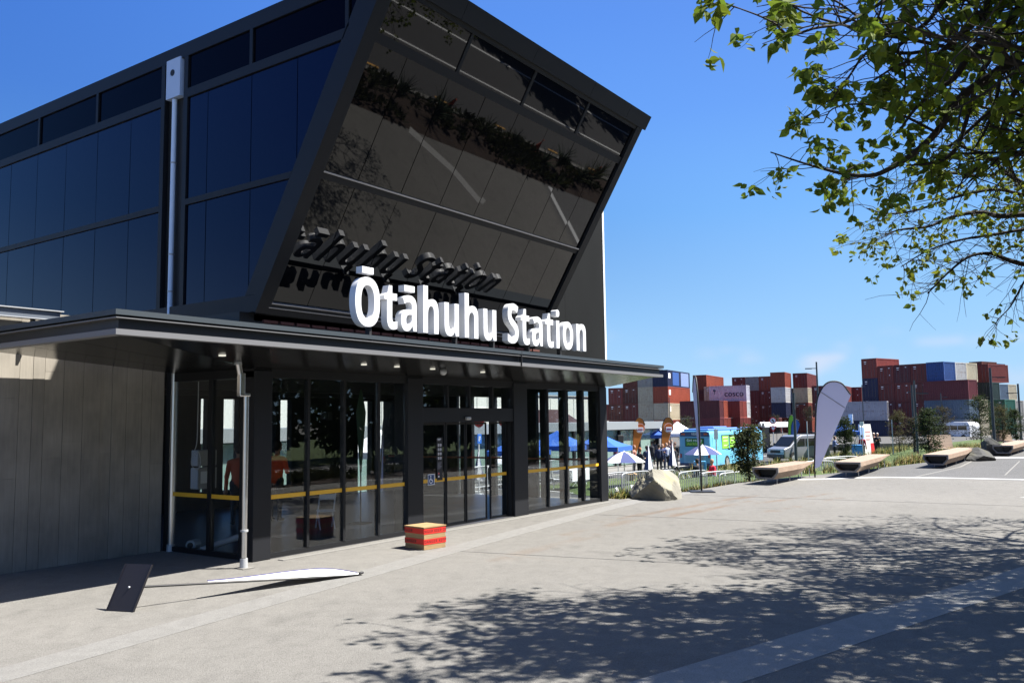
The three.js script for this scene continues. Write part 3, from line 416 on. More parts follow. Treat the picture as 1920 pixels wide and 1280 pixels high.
bank('low stack behind the bus', 1351, 800, 127, -.4, [
  [0, 0, 1, 'maroon', S, 6.06, 1], [2.55, 0, 1, 'orange', S, 6.06, 1], [0, 0, 0, 'maroon', S, 6.06, 1], [2.55, 0, 0, 'brick', S, 6.06, 1], [5.1, 0, 0, 'brick', S, 6.06, 1]]);
bank('stack with the lettered container', 1389, 800, 133, -.4, [
  [0, 0, 1, 'brick', S, 6.06, 1], [2.5, 0, 1, 'brick', S, 6.06, 1], [5, 0, 1, 'white', S, 6.06, 1], [5, 0, 2, 'lav', S, 6.06, 1], [0, 0, 0, 'red', S, 6.06, 1], [2.5, 0, 0, 'red', S, 6.06, 1], [5, 0, 0, 'red', S, 6.06, 1]]);
bank('stack behind the lettered container', 1328, 800, 150, -.6, [
  [0, 0, 3, 'orange', E, 12.19, 0], [0, 0, 2, 'red', E, 12.19, 0], [0, 0, 1, 'red', E, 12.19, 0]]);
bank('pale pair beside the lettered container', 1350, 800, 141, -.4, [[0, 0, 2, 'cream', E, 12.19, 1], [0, 0, 1, 'rust', E, 12.19, 1]]);
bank('wide stack above the sapling', 1452, 800, 158, -.6, [
  [0, 0, 3, 'orange', E, 6.06, 1], [0, 2.5, 3, 'grey', E, 12.19, 0], [0, 5, 3, 'red', E, 12.19, 1],
  [0, 0, 2, 'red', E, 12.19, 1], [0, 2.5, 2, 'red', E, 12.19, 1], [0, 5, 2, 'red', E, 12.19, 0], [0, 0, 1, 'red', E, 12.19, 1], [0, 2.5, 1, 'red', E, 12.19, 1], [0, 5, 1, 'maroon', E, 12.19, 1], [0, 0, 0, 'red', E, 12.19, 1], [0, 2.5, 0, 'red', E, 12.19, 1]]);
bank('mixed stack left of white flag', 1476, 800, 146, -.5, [
  [0, 0, 3, 'orange', E, 6.06, 0], [0, 0, 2, 'white', E, 6.06, 0], [0, 0, 1, 'navy', E, 6.06, 0], [7, 0, 2, 'cream', E, 6.06, 0], [7, -.4, 1, 'brick', E, 12.19, 1], [7, -.4, 0, 'brick', E, 12.19, 1]]);
bank('stack just behind white flag', 1518, 800, 150, -.5, [
  [0, 0, 3, 'red', E, 12.19, 1], [0, 0, 2, 'cream', E, 6.06, 0], [6.2, 0, 2, 'orange', E, 6.06, 0], [0, 0, 1, 'brick', E, 12.19, 1], [0, 0, 0, 'orange', E, 12.19, 1]]);
bank('red stack right of white flag', 1585, 800, 140, -.5, [
  [0, 0, 2, 'red', E, 12.19, 1], [0, 0, 1, 'red', E, 12.19, 1], [0, 2.5, 2, 'red', E, 12.19, 1], [0, 2.5, 1, 'red', E, 12.19, 1]]);
bank('narrow stack left of tall wall', 1619, 800, 150, -.5, [[0, 0, 2, 'red', E, 12.19, 1], [0, 0, 1, 'red', E, 12.19, 1], [2.5, -2.5, 2, 'grey', E, 6.06, 0]]);
bank('white row below tall wall', 1666, 800, 116, -1.0, [[0, 0, 1, 'lav', S, 6.06, 0], [0, 0, 0, 'navy', S, 6.06, 0]]);
bank('tallest column of red wall', 1746, 800, 118, -1.0, [[0, 7.5, 3, 'brick', E, 6.06, 1], [0, 7.5, 2, 'navy', E, 6.06, 1], [0, 7.5, 1, 'navy', E, 6.06, 1], [0, 7.5, 0, 'red', E, 6.06, 1]], YAWR, 2.9);
{ const cells = []; const cc = [['red', 'red', 'red', 'red'], ['maroon', 'red', 'red', 'maroon'], ['red', 'maroon', 'red', 'red']]; for (let k = 0; k < 3; k++) for (let r = 0; r < 4; r++) cells.push([0, k * 2.5, r, cc[k][r], E, 6.06, 1]); bank('tall wall of red ends', 1746, 800, 118, -1.0, cells, YAWR); }
bank('coloured row right of tall wall', 1777, 800, 115, -1.0, [[0, 0, 3, 'blue', E, 2.99, 0], [3.1, 0, 3, 'white', E, 2.99, 0], [6.2, 0, 3, 'cream', E, 2.99, 0], [0, 0, 2, 'red', E, 6.06, 0]], YAWR);
bank('stack behind the white minibus', 1821, 800, 112, -1.0, [[0, 0, 2, 'maroon', S, 6.06, 1], [0, 0, 1, 'steel', S, 6.06, 1], [0, 0, 0, 'grey', S, 6.06, 1], [2.6, 0, 1, 'cream', S, 6.06, 1], [2.6, 0, 0, 'cream', S, 6.06, 1]], YAWR);
bank('red stack left of big lamp post', 1861, 800, 122, -1.0, [[0, 0, 3, 'red', E, 6.06, 1], [0, 0, 2, 'dkgreen', E, 2.99, 1], [0, 0, 1, 'maroon', E, 6.06, 1], [0, 0, 0, 'red', E, 6.06, 1]], YAWR);
bank('blue pair highest at the back', 1838, 800, 172, -.6, [[0, 0, 4, 'blue', E, 2.99, 1], [4, -2.5, 4, 'navy', E, 2.99, 1], [0, 0, 3, 'red', E, 6.06, 1]], YAWR);
bank('faded back row above red wall', 1716, 800, 172, -.6, [[0, 0, 4, 'brick', E, 6.06, 1], [0, -6.2, 4, 'grey', E, 12.19, 1], [3, -12.4, 4, 'rust', E, 6.06, 1], [0, -12.4, 3, 'red', E, 6.06, 1]], YAWR);
bank('stack right of big lamp post', 1880, 800, 142, -.6, [[0, 0, 2, 'steel', E, 2.99, 1], [3.1, 0, 2, 'cream', E, 2.99, 1], [0, 0, 1, 'grey', E, 6.06, 1]], YAWR);
bank('green stack near right margin', 1888, 800, 116, -1.0, [[0, 0, 1, 'green', E, 2.99, 1], [0, 0, 0, 'green', E, 2.99, 1]], YAWR);
bank('last grey stack at right margin', 1908, 800, 126, -1.0, [[0, 0, 1, 'grey', S, 6.06, 1], [0, 0, 0, 'grey', S, 6.06, 1], [2.6, 0, 1, 'white', S, 6.06, 1]], YAWR);
{ // lettering on the white container, stickers on others
  const o = containerBy['stack with the lettered container|5|0|2'];
  const put3 = (g, m, n) => { g.rotateX(0); mesh(n, [g], m, o); };
  // its long side looking at the entrance is local +z or -z; local x runs along the length
  const side = (g, m, n) => { g.rotateY(Math.PI); put3(g.translate(0, 0, -1.225), m, n); };
  const t = new TextGeometry('COSCO', { font: FONT, size: .62, depth: .02, curveSegments: 6, bevelEnabled: false }); t.scale(1.1, 1, 1); side(t.translate(-.55, .85, 0), std([.015, .015, .05], .6), 'lettering');
  const lg = [bx(.34, .1, .02, -2.15, 1.95, .01), bx(.5, .1, .02, -2.15, 1.8, .01), bx(.1, .22, .02, -2.15, 1.64, .01), bx(.14, .14, .02, -2.15, 1.35, .01, 0, .78)]; side(join(lg), std([.015, .015, .05], .6), 'emblem'); o.userData.label = 'pale lavender container lettered COSCO on its long side';
  const ru = new THREE.Group(); mesh('cooling_unit', [bx(.06, 1.0, 1.5, 3.03, 1.35, 0), bx(.08, .4, .9, 3.04, .75, 0)], M.black, o);
  const n = containerBy['stack just right of the canopy|0|0|3']; const mk = (o, list) => mesh('sticker', list, M.whitePaint, o);
  mk(n, [bx(1, .8, .02, -5.2, 1.7, 1.215)]); mesh('faded_patch', [bx(3.4, 2.1, .015, -1.8, 1.3, 1.205)], std([.02, .07, .25], .6), n); mesh('faded_patch', [bx(4.4, 2.2, .015, 3.2, 1.3, 1.205)], std([.16, .22, .38], .6), n);
  mk(containerBy['stack just right of the canopy|0|0|2'], [bx(.9, .8, .02, -5.2, 1.7, 1.215)]); mk(containerBy['stack just right of the canopy|0|0|1'], [bx(.5, .8, .02, -2, 1.7, 1.215)]);
  for (const k of ['low stack behind the bus|0|0|1', 'stack with the lettered container|0|0|1', 'stack with the lettered container|2.5|0|1']) mk(containerBy[k], [bx(.02, .22, .8, 3.03, 2.15, -.5), bx(.02, .16, .7, 3.03, .25, .4)]);
}
// ---------------------------------------------------------------- people: one skin per figure, made from joints
function smin(a, b, k) { const h = clamp(.5 + .5 * (b - a) / k, 0, 1); return b + (a - b) * h - k * h * (1 - h); }
// bone: [region, ax,ay,az, ra, bx,by,bz, rb]
function bodyBones(p) {
  const B = [], J = {}; const add = (r, a, ra, b, rb) => B.push([r, ...a, ra, ...b, rb]);
  const hip = p.hip ?? [0, .92, 0], ch = [hip[0] + (p.lean?.[0] || 0), hip[1] + .42, hip[2] + (p.lean?.[1] || 0)], nk = [ch[0] + (p.lean?.[0] || 0) * .3, ch[1] + .14, ch[2] + (p.lean?.[1] || 0) * .3];
  add('top', [hip[0], hip[1] + .04, hip[2]], .145, [ch[0], ch[1] - .06, ch[2]], .165); add('top', [ch[0] - .13, ch[1], ch[2]], .085, [ch[0] + .13, ch[1], ch[2]], .085);
  add('skin', [nk[0], nk[1] - .06, nk[2]], .055, [nk[0], nk[1] + .04, nk[2] + .01], .05);
  const hd = [nk[0] + (p.look?.[0] || 0), nk[1] + .15, nk[2] + .03]; add('skin', [hd[0], hd[1] - .04, hd[2] + .015], .078, [hd[0], hd[1] + .03, hd[2]], .09); add('hair', [hd[0], hd[1] + .05, hd[2] - .025], .092, [hd[0], hd[1] - .01, hd[2] - .04], .08); add('skin', [hd[0], hd[1] - .01, hd[2] + .095], .014, [hd[0], hd[1] - .025, hd[2] + .105], .016);
  for (const s of [-1, 1]) { add('skin', [hd[0] + s * .088, hd[1] - .01, hd[2]], .016, [hd[0] + s * .09, hd[1] + .015, hd[2]], .016);
    const sh = [ch[0] + s * .19, ch[1] + .0, ch[2]], arm = s < 0 ? p.armL : p.armR, el = arm?.[0] ? [ch[0] + s * arm[0][0], ch[1] + arm[0][1], ch[2] + arm[0][2]] : [sh[0] + s * .06, sh[1] - .29, sh[2] - .02], wr = arm?.[1] ? [ch[0] + s * arm[1][0], ch[1] + arm[1][1], ch[2] + arm[1][2]] : [el[0] + s * .01, el[1] - .25, el[2] + .06];
    add('top', sh, .062, el, .048); add('top', el, .047, wr, .036);
    const d = [wr[0] - el[0], wr[1] - el[1], wr[2] - el[2]], l = Math.hypot(...d), q = d.map(k => k / l); const pt = (k, o) => [wr[0] + q[0] * k + (o || 0), wr[1] + q[1] * k, wr[2] + q[2] * k];
    add('skin', wr, .03, pt(.08), .034); for (let f = 0; f < 4; f++) add('skin', pt(.08, (f - 1.5) * .019), .013, pt(.15 + .018 * (1.5 - Math.abs(f - 1.4)), (f - 1.5) * .021), .01); add('skin', pt(.03, -s * .03), .013, pt(.09, -s * .05), .011);
    const leg = s < 0 ? p.legL : p.legR, hj = [hip[0] + s * .09, hip[1] - .03, hip[2]], kn = leg?.[0] ? [hip[0] + s * leg[0][0], leg[0][1], hip[2] + leg[0][2]] : [hip[0] + s * .1, .48, hip[2] + .01], an = leg?.[1] ? [hip[0] + s * leg[1][0], leg[1][1], hip[2] + leg[1][2]] : [hip[0] + s * .11, .09, hip[2] - .02];
    add('legs', hj, .1, kn, .064); add('legs', kn, .062, an, .045); add('shoe', [an[0], an[1] - .04, an[2] - .02], .045, [an[0] + s * .01, an[1] - .055, an[2] + .15], .034); }
  return B;
}
function bodyMesh(p) {
  const B = bodyBones(p); const N = 72, mc = new MarchingCubes(N, new THREE.MeshBasicMaterial(), false, false, 60000); mc.isolation = 0; const cx = 0, cy = .9, cz = .12, half = 1.02;
  const dist = (b, x, y, z) => { const [, ax, ay, az, ra, bx_, by, bz, rb] = b; const dx = bx_ - ax, dy = by - ay, dz = bz - az, t = clamp(((x - ax) * dx + (y - ay) * dy + (z - az) * dz) / (dx * dx + dy * dy + dz * dz + 1e-9), 0, 1); return Math.hypot(x - ax - dx * t, y - ay - dy * t, z - az - dz * t) - (ra + (rb - ra) * t); };
  for (let k = 0; k < N; k++) for (let j = 0; j < N; j++) for (let i = 0; i < N; i++) {
    const h = N / 2, x = cx + (i - h) / h * half, y = cy + (j - h) / h * half, z = cz + (k - h) / h * half; let d = 9;
    for (const b of B) { const q = dist(b, x, y, z); if (q < .25) d = smin(d, q, .028); else if (q < d) d = q; } mc.field[k * N * N + j * N + i] = -d;
  }
  mc.update(); const n = mc.geometry.drawRange.count || mc.count; const P = new Float32Array(mc.positionArray.slice(0, n * 3)); for (let i = 0; i < n; i++) { P[3 * i] = P[3 * i] * half + cx; P[3 * i + 1] = P[3 * i + 1] * half + cy; P[3 * i + 2] = P[3 * i + 2] * half + cz; }
  const g = new THREE.BufferGeometry(); g.setAttribute('position', new THREE.BufferAttribute(P, 3)); g.setAttribute('normal', new THREE.BufferAttribute(new Float32Array(mc.normalArray.slice(0, n * 3)), 3));
  const reg = []; for (let i = 0; i < n; i++) { let best = 9, r = ''; for (const b of B) { const q = dist(b, P[3 * i], P[3 * i + 1], P[3 * i + 2]); if (q < best) { best = q; r = b[0]; } } reg.push(r); }
  return { g, reg };
}
const POSES = {
  stand: {}, chat: { armL: [[.24, -.26, .04], [.12, -.22, .26]], armR: [[.24, -.26, .02], [.16, -.16, .24]], lean: [0, .03] },
  walk: { legL: [[.1, .5, .16], [.1, .12, -.02]], legR: [[.1, .49, -.06], [.1, .13, -.3]], armL: [[.24, -.27, -.12], [.24, -.5, -.08]], armR: [[.24, -.26, .1], [.22, -.44, .26]] },
  sit: { hip: [0, .5, 0], legL: [[.1, .47, .42], [.1, .09, .4]], legR: [[.1, .47, .42], [.1, .09, .44]], armL: [[.24, -.26, .08], [.16, -.24, .32]], armR: [[.24, -.26, .1], [.14, -.2, .32]], lean: [0, .06] },
};
const poseMesh = {};
const skinC = [.42, .24, .16];
const personMat = std([1, 1, 1], .85, { vertexColors: true });
function person(label, pose, pos, turn, cols, scale = 1) {
  const q = poseMesh[pose] ||= bodyMesh(POSES[pose]); const g = new THREE.BufferGeometry(); g.setAttribute('position', q.g.attributes.position); g.setAttribute('normal', q.g.attributes.normal);
  const c = new Float32Array(q.reg.length * 3), L = { skin: skinC, hair: [.03, .02, .015], shoe: [.02, .02, .02], ...cols }; q.reg.forEach((r, i) => c.set(L[r] || L.top, 3 * i)); g.setAttribute('color', new THREE.BufferAttribute(c, 3));
  const o = thing('person', label, 'person', pos, turn); o.scale.setScalar(scale); mesh('body', [g], personMat, o); return o;
}
{
  const P = (u, v, y = -1.2) => onY(u, v, y), D = [.015, .016, .022], N = [.02, .03, .07], J = [.03, .035, .05];
  const f = (u, d, y = -1.19) => { const p = at(u, 860, d); p.y = y; return p; };
  person('person in black standing with back turned between the two orange feather flags', 'chat', f(1224, 62), 2.4, { top: D, legs: D });
  person('person in dark navy jacket standing beside the closed umbrella near the bus', 'stand', f(1236, 55), 1.9, { top: N, legs: D });
  person('person in navy top and trousers facing the group by the second orange flag', 'chat', f(1243, 56), -1.2, { top: [.03, .04, .12], legs: N });
  person('person in pale blue shirt at the right of the waiting group', 'stand', f(1250, 58), -.9, { top: [.45, .5, .62], legs: D });
  person('person in dark coat behind the closed umbrella, close to the bus rear', 'stand', f(1255, 63), -.6, { top: [.05, .03, .04], legs: J });
  person('person in black with white shoes walking beside the rear of the bus', 'walk', f(1265, 52.5), -2.2, { top: D, legs: D, shoe: [.7, .7, .7] });
  person('person in black carrying a box behind the left patio umbrella', 'chat', f(1199, 49), 1.2, { top: D, legs: D, hair: [.25, .08, .03] });
  person('person in dark blue standing behind the tall folded umbrella', 'stand', f(1213, 52), 1.4, { top: N, legs: D });
  person('person in dark red top under the edge of the blue tent', 'stand', f(1154, 60), .8, { top: [.12, .02, .03], legs: D });
  person('person in black under the blue tent beside the pillar', 'chat', f(1147, 61), .4, { top: D, legs: D });
  person('person in pink-orange top behind the left umbrella, hair reddish', 'stand', f(1189, 54), .2, { top: [.4, .16, .12], legs: D, hair: [.2, .06, .03] });
  const s1 = f(1309, 43.5); person('person in dark clothes sitting with back turned under the striped umbrella', 'sit', s1, 2.5, { top: D, legs: D });
  const s2 = f(1338, 43); person('person in bright red jacket sitting under the striped umbrella', 'sit', s2, -2.2, { top: [.55, .02, .05], legs: N, hair: [.3, .2, .12] });
  person('person in black standing behind the grey van on its right', 'stand', f(1525, 70), .5, { top: D, legs: D });
  person('person in dark navy overalls behind the white feather flag', 'stand', f(1552, 68), .5, { top: N, legs: N });
  person('person in blue checked shirt beside the sapling, right of the feather flag', 'chat', f(1566, 70), .5, { top: [.16, .2, .35], legs: D });
  person('person in red shirt and black shorts at the blue bin', 'stand', f(1619, 66, -1.0), 1.5, { top: [.35, .03, .05], legs: D });
  person('person in black with white cap behind the red and white panel', 'chat', f(1648, 72, -1.0), -1.4, { top: D, legs: D, hair: [.75, .75, .75] });
  person('person with white hair in pale top at the edge of the angled panel', 'stand', f(1641, 73, -1.0), -1.4, { top: [.2, .12, .1], legs: D, hair: [.7, .68, .65] });
  person('person in grey jacket at the back of the group under the blue badge tent', 'chat', f(1229, 65), 2.0, { top: [.10, .10, .11], legs: D });
  person('person in black top half hidden behind the right orange flag', 'stand', f(1247, 66), .6, { top: D, legs: N });
  person('person in maroon jumper beside the white tent leg', 'chat', f(1260, 66), -1.0, { top: [.09, .02, .03], legs: D });
  person('tall person in dark clothes directly left of the bus rear corner', 'stand', f(1267, 60), -1.6, { top: D, legs: D });
  person('person in black standing far back between the blue tent and the left orange flag', 'stand', f(1174, 66), .9, { top: [.02, .03, .05], legs: D });
  person('person in dark fleece next to the person in navy overalls', 'chat', f(1543, 69), .9, { top: [.03, .035, .04], legs: D });
  person('person in orange-red vest behind the grey van', 'stand', f(1511, 74), -2, { top: [.6, .06, .02], legs: D });
  person('person in orange vest standing inside the lobby behind the end glass', 'stand', (() => { const p = onZ(446, 950, -4.4); return [p.x, 0.01, p.z]; })(), 2.6, { top: [.55, .09, .03], legs: D }, 1.0);
  person('person in bright orange jacket leaning on the lobby rail behind the first glass pane', 'chat', (() => { const p = onZ(516, 950, -4.2); return [p.x, 0.01, p.z]; })(), 1.9, { top: [.95, .10, .02], legs: D }, 1.02);
}
// ---------------------------------------------------------------- street furniture and smaller things
const low = (u, d, y = -1.2) => { const p = at(u, 850, d); p.y = y; return p; };
// benches: six-sided hollow bodies clad in narrow timber slats on thin legs
function bench(label, a, b, w = .82, h = .36, flareEnd = true) {            // a = near end centre, b = far end centre (ground points)
  const len = a.distanceTo(b), dir = b.clone().sub(a), o = thing('bench', label, 'bench', a, Math.atan2(dir.x, dir.z), 'slatted benches along the plaza edge');
  const top = .56, prof = t => { const k = flareEnd ? smooth(.55, 1, t) : 0, hh = h * (1 - .72 * k), ww = w * (1 - .12 * k); return [[-ww / 2, top], [ww / 2, top], [ww / 2, top - hh * .42], [ww * .3, top - hh], [-ww * .3, top - hh], [-ww / 2, top - hh * .42]]; };
  const ringShape = (t, th) => { const s = new THREE.Shape(prof(t).map(p => new THREE.Vector2(p[0], p[1]))); const c = top - h * .5; s.holes.push(new THREE.Path(prof(t).map(p => new THREE.Vector2(p[0] * (1 - th * 2 / w), c + (p[1] - c) * (1 - th * 2.1 / h))))); return s; };
  mesh('end_ring', [metreUV(new THREE.ExtrudeGeometry(ringShape(0, .06), { depth: .08, bevelEnabled: true, bevelSize: .006, bevelThickness: .006, bevelSegments: 1 }).translate(0, 0, 0))], M.precast, o);
  const n = Math.floor((len - .1) / .105); const sl = [];
  for (let i = 0; i < n; i++) { const t = (i + .5) / n; sl.push(metreUV(new THREE.ExtrudeGeometry(ringShape(t, .035), { depth: .098, bevelEnabled: false }).translate(0, 0, .09 + i * .105), 1)); }
  const sm = mesh('slats', sl, M.timber, o); sm.userData.kind = 'stuff';
  mesh('inner_shell', [new THREE.ExtrudeGeometry(new THREE.Shape(prof(.0).map(p => new THREE.Vector2(p[0] * .72, top - h * .5 + (p[1] - top + h * .5) * .6))), { depth: len * .5, bevelEnabled: false }).translate(0, 0, .35)], M.darker, o);
  for (const t of [.12, .42, .72, .94]) for (const s of [-1, 1]) mesh('leg', [bar(V(s * w * .24, -.12, len * t), V(s * w * .24, top - h * .6, len * t), .016, .016, 8)], M.galv, o);
  return o;
}
bench('slatted bench right of the sapling, nearest to the boulder', onY(1436, 909), onY(1512, 893), .84, .38);
bench('slatted bench behind the barriers, right of the white feather flag', onY(1590, 896), onY(1652, 876), .9, .36);
bench('slatted bench beside the dark flat boulder, left of the big lamp post', onY(1756, 878), onY(1814, 860), .95, .42);
bench('slatted bench partly hidden by the dark boulder under the big lamp post', onY(1882, 855), onY(1924, 842), .95, .42);
{ const p = low(1478, 43, -1.0); const o = bench('slatted bench down on the street between the sapling and the grey van', V(p.x - 1.6, -1.1, p.z - .6), V(p.x + 1.2, -1.1, p.z + .7), .9, .4, false); }
{ const a = low(1768, 54, -.35); const o = thing('bench', 'slatted seat with tilted timber back on the lawn behind the third bench', 'bench', a, -1.0); mesh('seat', [rbox(1.5, .1, .6, .02, 0, .42, 0)], M.timber, o); mesh('backrest', [bx(1.5, .9, .08, 0, .85, -.3, 0, 0, -.35)], M.timber, o); for (const s of [-1, 1]) mesh('side_frame', [bar(V(s * .7, 0, .25), V(s * .7, .42, .25), .025), bar(V(s * .7, 0, -.25), V(s * .7, 1.2, -.45), .025), bar(V(s * .7, .42, .25), V(s * .7, .42, -.3), .025)], M.galv, o); copyOf(o, 'small slatted seat with back just right of the big lamp post', low(1884, 66, -.3), -1.0); }
// boulders
function boulder(label, pos, sx, sy, sz, seed, m, turn = 0, cut = .5) {
  let g = new THREE.IcosahedronGeometry(1, 24); g = g.toNonIndexed(); const p = g.attributes.position; const planes = []; reseed(seed); for (let i = 0; i < 15; i++) planes.push([V(rr(-1, 1), rr(-.5, 1), rr(-1, 1)).normalize(), rr(cut, .92)]);
  for (let i = 0; i < p.count; i++) { const v = V(p.getX(i), p.getY(i), p.getZ(i)), n = v.clone(); let r = 1; for (const [q, d] of planes) { const c = n.dot(q); if (c > 0) r = Math.min(r, d / c); } r += .1 * (fbm(n.x * 3 + 9, n.y * 3 + n.z * 2.3, seed, 4) - .5) + .03 * (fbm(n.x * 11 + 3, n.y * 11 + n.z * 9, seed, 2) - .5); p.setXYZ(i, n.x * r * sx, n.y * r * sy, n.z * r * sz); }
  g.computeVertexNormals(); g = toCreasedNormals(g, .5); metreUV(g); const o = mesh('boulder', [g], m); o.position.copy(pos); o.rotation.y = turn; tag(o, label, 'boulder'); return o;
}
{ const a = onY(1233, 934); boulder('big pale boulder with a dark left side beside the station corner', V(a.x + .1, .22, a.z - .1), 1.05, .78, .8, 11, M.stone, .3, .55); }
{ const a = onY(1832, 863); boulder('low flat dark grey boulder at the end of the third bench', V(a.x, .08, a.z), .98, .55, .9, 23, M.stoneDark, .6, .5); const b = onY(1868, 852); boulder('tilted dark boulder at the foot of the big lamp post', V(b.x - 1.2, .25, b.z + .1), .8, .75, .8, 31, M.stoneDark, -.4, .55); const c = onY(1908, 838); boulder('small grey boulder right of the big lamp post', V(c.x, .1, c.z), .9, .4, .8, 47, M.stoneDark, .2); }
// crowd barriers
function barrierProto() { const o = new THREE.Group(); const W = 2.2, H = 1.1, r = .12; const pts = []; for (const [x, y] of [[-W / 2, .1], [-W / 2, H - r], [-W / 2 + r * .3, H - r * .3], [-W / 2 + r, H], [W / 2 - r, H], [W / 2 - r * .3, H - r * .3], [W / 2, H - r], [W / 2, .1]]) pts.push(V(x, y, 0)); mesh('frame', [tube(pts, .025, 6, 60), bar(V(-W / 2, .22, 0), V(W / 2, .22, 0), .018, .018, 6)], M.galv, o); const b = []; for (let i = 1; i < 15; i++) b.push(bar(V(-W / 2 + W * i / 15, .22, 0), V(-W / 2 + W * i / 15, H, 0), 0.012, 0.012, 5)); mesh('bars', b, M.galv, o); for (const s of [-1, 1]) mesh('foot', [bar(V(s * W * .4, .03, -.3), V(s * W * .4, .03, .3), .02, .02, 6), bar(V(s * W * .4, .03, 0), V(s * W * .4, .22, 0), .018, .018, 6)], M.galv, o); return o; }
const BP = barrierProto();
function barrier(label, p, turn) { const o = BP.clone(); o.name = numbered('crowd_barrier'); o.userData = { label, category: 'barrier', group: 'crowd control barriers' }; o.position.copy(p); o.rotation.y = turn; scene.add(o); return o; }
{ const g = (u, d, y) => low(u, d, y); const lab = ['just right of the station pillar', 'behind the left side of the big boulder', 'behind the right side of the big boulder', 'left of the edge-on flag pole', 'in front of the red jacket', 'beside the sapling trunk'];
  [[1152, 33.5], [1192, 34], [1240, 34.5], [1298, 34], [1345, 33.5], [1382, 33]].forEach(([u, d], i) => barrier(`galvanised crowd barrier ${lab[i]}`, g(u, d, -1.02), [.55, .5, .5, .45, .3, .25][i] - .55));
  [[1463, 33], [1528, 36], [1556, 37], [1578, 38]].forEach(([u, d], i) => barrier(`galvanised crowd barrier ${['on the grass behind the nearest bench', 'on the grass left of the feather flag base', 'on the grass right of the feather flag base', 'on the grass at the left end of the second bench'][i]}`, g(u, d, [-.85, -.8, -.75, -.72][i]), -.45));
  for (let i = 0; i < 7; i++) { const u = [884, 912, 940, 1006, 1042, 1078, 1110][i]; barrier(`galvanised crowd barrier beyond the station glass, ${ORD[i] || 'last'} from the left`, V(onZ(u, 880, -12.5 + .2 * (i % 2)).x, -1.0, -12.5 + .2 * (i % 2)), 0); } }
// lamp posts with a flat arm
function lampPost(label, u, d, y, h, armSide, armAt, armLen, r = .075) { const p = low(u, d, y), o = thing('lamp_post', label, 'lamp post', p, 0, 'lamp posts'); mesh('pole', [cyl(r, r * .8, h, 0, 0, 0, 14), cyl(r * 1.5, r * 1.4, .25, 0, 0, 0, 14)], M.capping, o); const dx = .57 * armSide, dz = .82 * armSide; const a = mesh('arm', [beam(V(0, h * armAt, 0), V(dx * armLen, h * armAt, dz * armLen), .06, .05)], M.capping, o); put('lamp_head', join(beam(V(dx * armLen * .45, h * armAt - .02, dz * armLen * .45), V(dx * armLen, h * armAt - .02, dz * armLen), .16, .06)), M.capping, a); return o; }
lampPost('tall dark lamp post behind the white feather flag with arm to the left', 1539, 64, -1.2, 7.5, -1, .935, .85);
lampPost('grey lamp post right of the grey van', 1493, 54, -1.1, 4.8, 1, .86, .7, .1);
lampPost('lamp post left of the clump of saplings, arm to the right', 1722, 55, -.5, 4.95, 1, .83, .85, .075);
lampPost('thick lamp post doubled behind the sapling clump', 1717, 62, -.5, 4.9, -1, .9, .3, .09);
lampPost('big dark lamp post on the plaza at the right with arm to the right', 1867, 58, 0, 5.35, 1, .88, 1.0, .1);
lampPost('dark lamp post cut by the right margin with arm to the left', 1918, 68, 0, 4.6, -1, .84, .95, .09);
lampPost('thin distant lamp post in front of the long white container', 1623, 96, -.9, 6.6, 1, .97, .3, .06);
lampPost('thin distant lamp post in front of the maroon container', 1771, 98, -.9, 5.6, 1, .92, .7, .07);
lampPost('thin distant lamp post in front of the stack beside the canopy', 1258, 92, -1.1, 5.6, -1, .9, .6, .06);
{ const post = (label, u, d, h, y) => { const o = thing('sign_post', label, 'post', low(u, d, y)); mesh('pole', [cyl(.035, .035, h, 0, 0, 0, 10)], M.galv, o); return o; };
  const a = post('white post with small blue plate beside the right end of the angled panel', 1676, 62, 2.8, -.9); const b = post('slim white post with white plate above the lawn behind the flag', 1599, 66, 3.3, -1.0); mesh('plate', [bx(.08, .7, .3, 0, 3.0, 0)], M.whitePaint, b); const c = post('slim white post with pale plate in front of the angled panel', 1619, 62, 2.7, -.95); mesh('plate', [bx(.06, .3, .26, 0, 2.6, 0)], M.whitePaint, c);
  const d = post('slim post with tall white plate above the bus roof', 1344, 47, 2.8, -1.2); mesh('plate', [bx(.06, .55, .22, 0, 2.5, 0, .6)], M.whitePaint, d); post('slim white post right of the grey van', 1516, 58, 3.0, -1.1);
  const s = thing('traffic_sign', 'no-entry roundel above a give-way triangle on one post behind the grey van', 'traffic sign', low(1452, 74)); mesh('pole', [cyl(.04, .04, 3.1, 0, 0, 0, 10)], M.galv, s); const face = V(-.9, 0, .43).normalize(), ry = Math.atan2(face.x, face.z);
  const R = std([.6, .02, .02], .5); const disc = (r, y, o, m, n) => mesh(n, [new THREE.CylinderGeometry(r, r, .02, 28).rotateX(Math.PI / 2).rotateY(ry).translate(face.x * o, y, face.z * o)], m, s); disc(.3, 3.1, .05, R, 'rim'); disc(.22, 3.1, .065, M.whitePaint, 'face'); mesh('arrow', [bx(.1, .3, .02, 0, 0, 0, 0, .6).rotateY(ry).translate(face.x * .08, 3.1, face.z * .08)], M.black, s);
  const tri = (r, o, m, n) => mesh(n, [new THREE.CylinderGeometry(r, r, .02, 3).rotateX(Math.PI / 2).rotateZ(Math.PI / 3 * 0).rotateY(ry).translate(face.x * o, 2.45, face.z * o)], m, s); tri(.36, .05, R, 'triangle_rim'); tri(.22, .065, M.whitePaint, 'triangle_face'); }
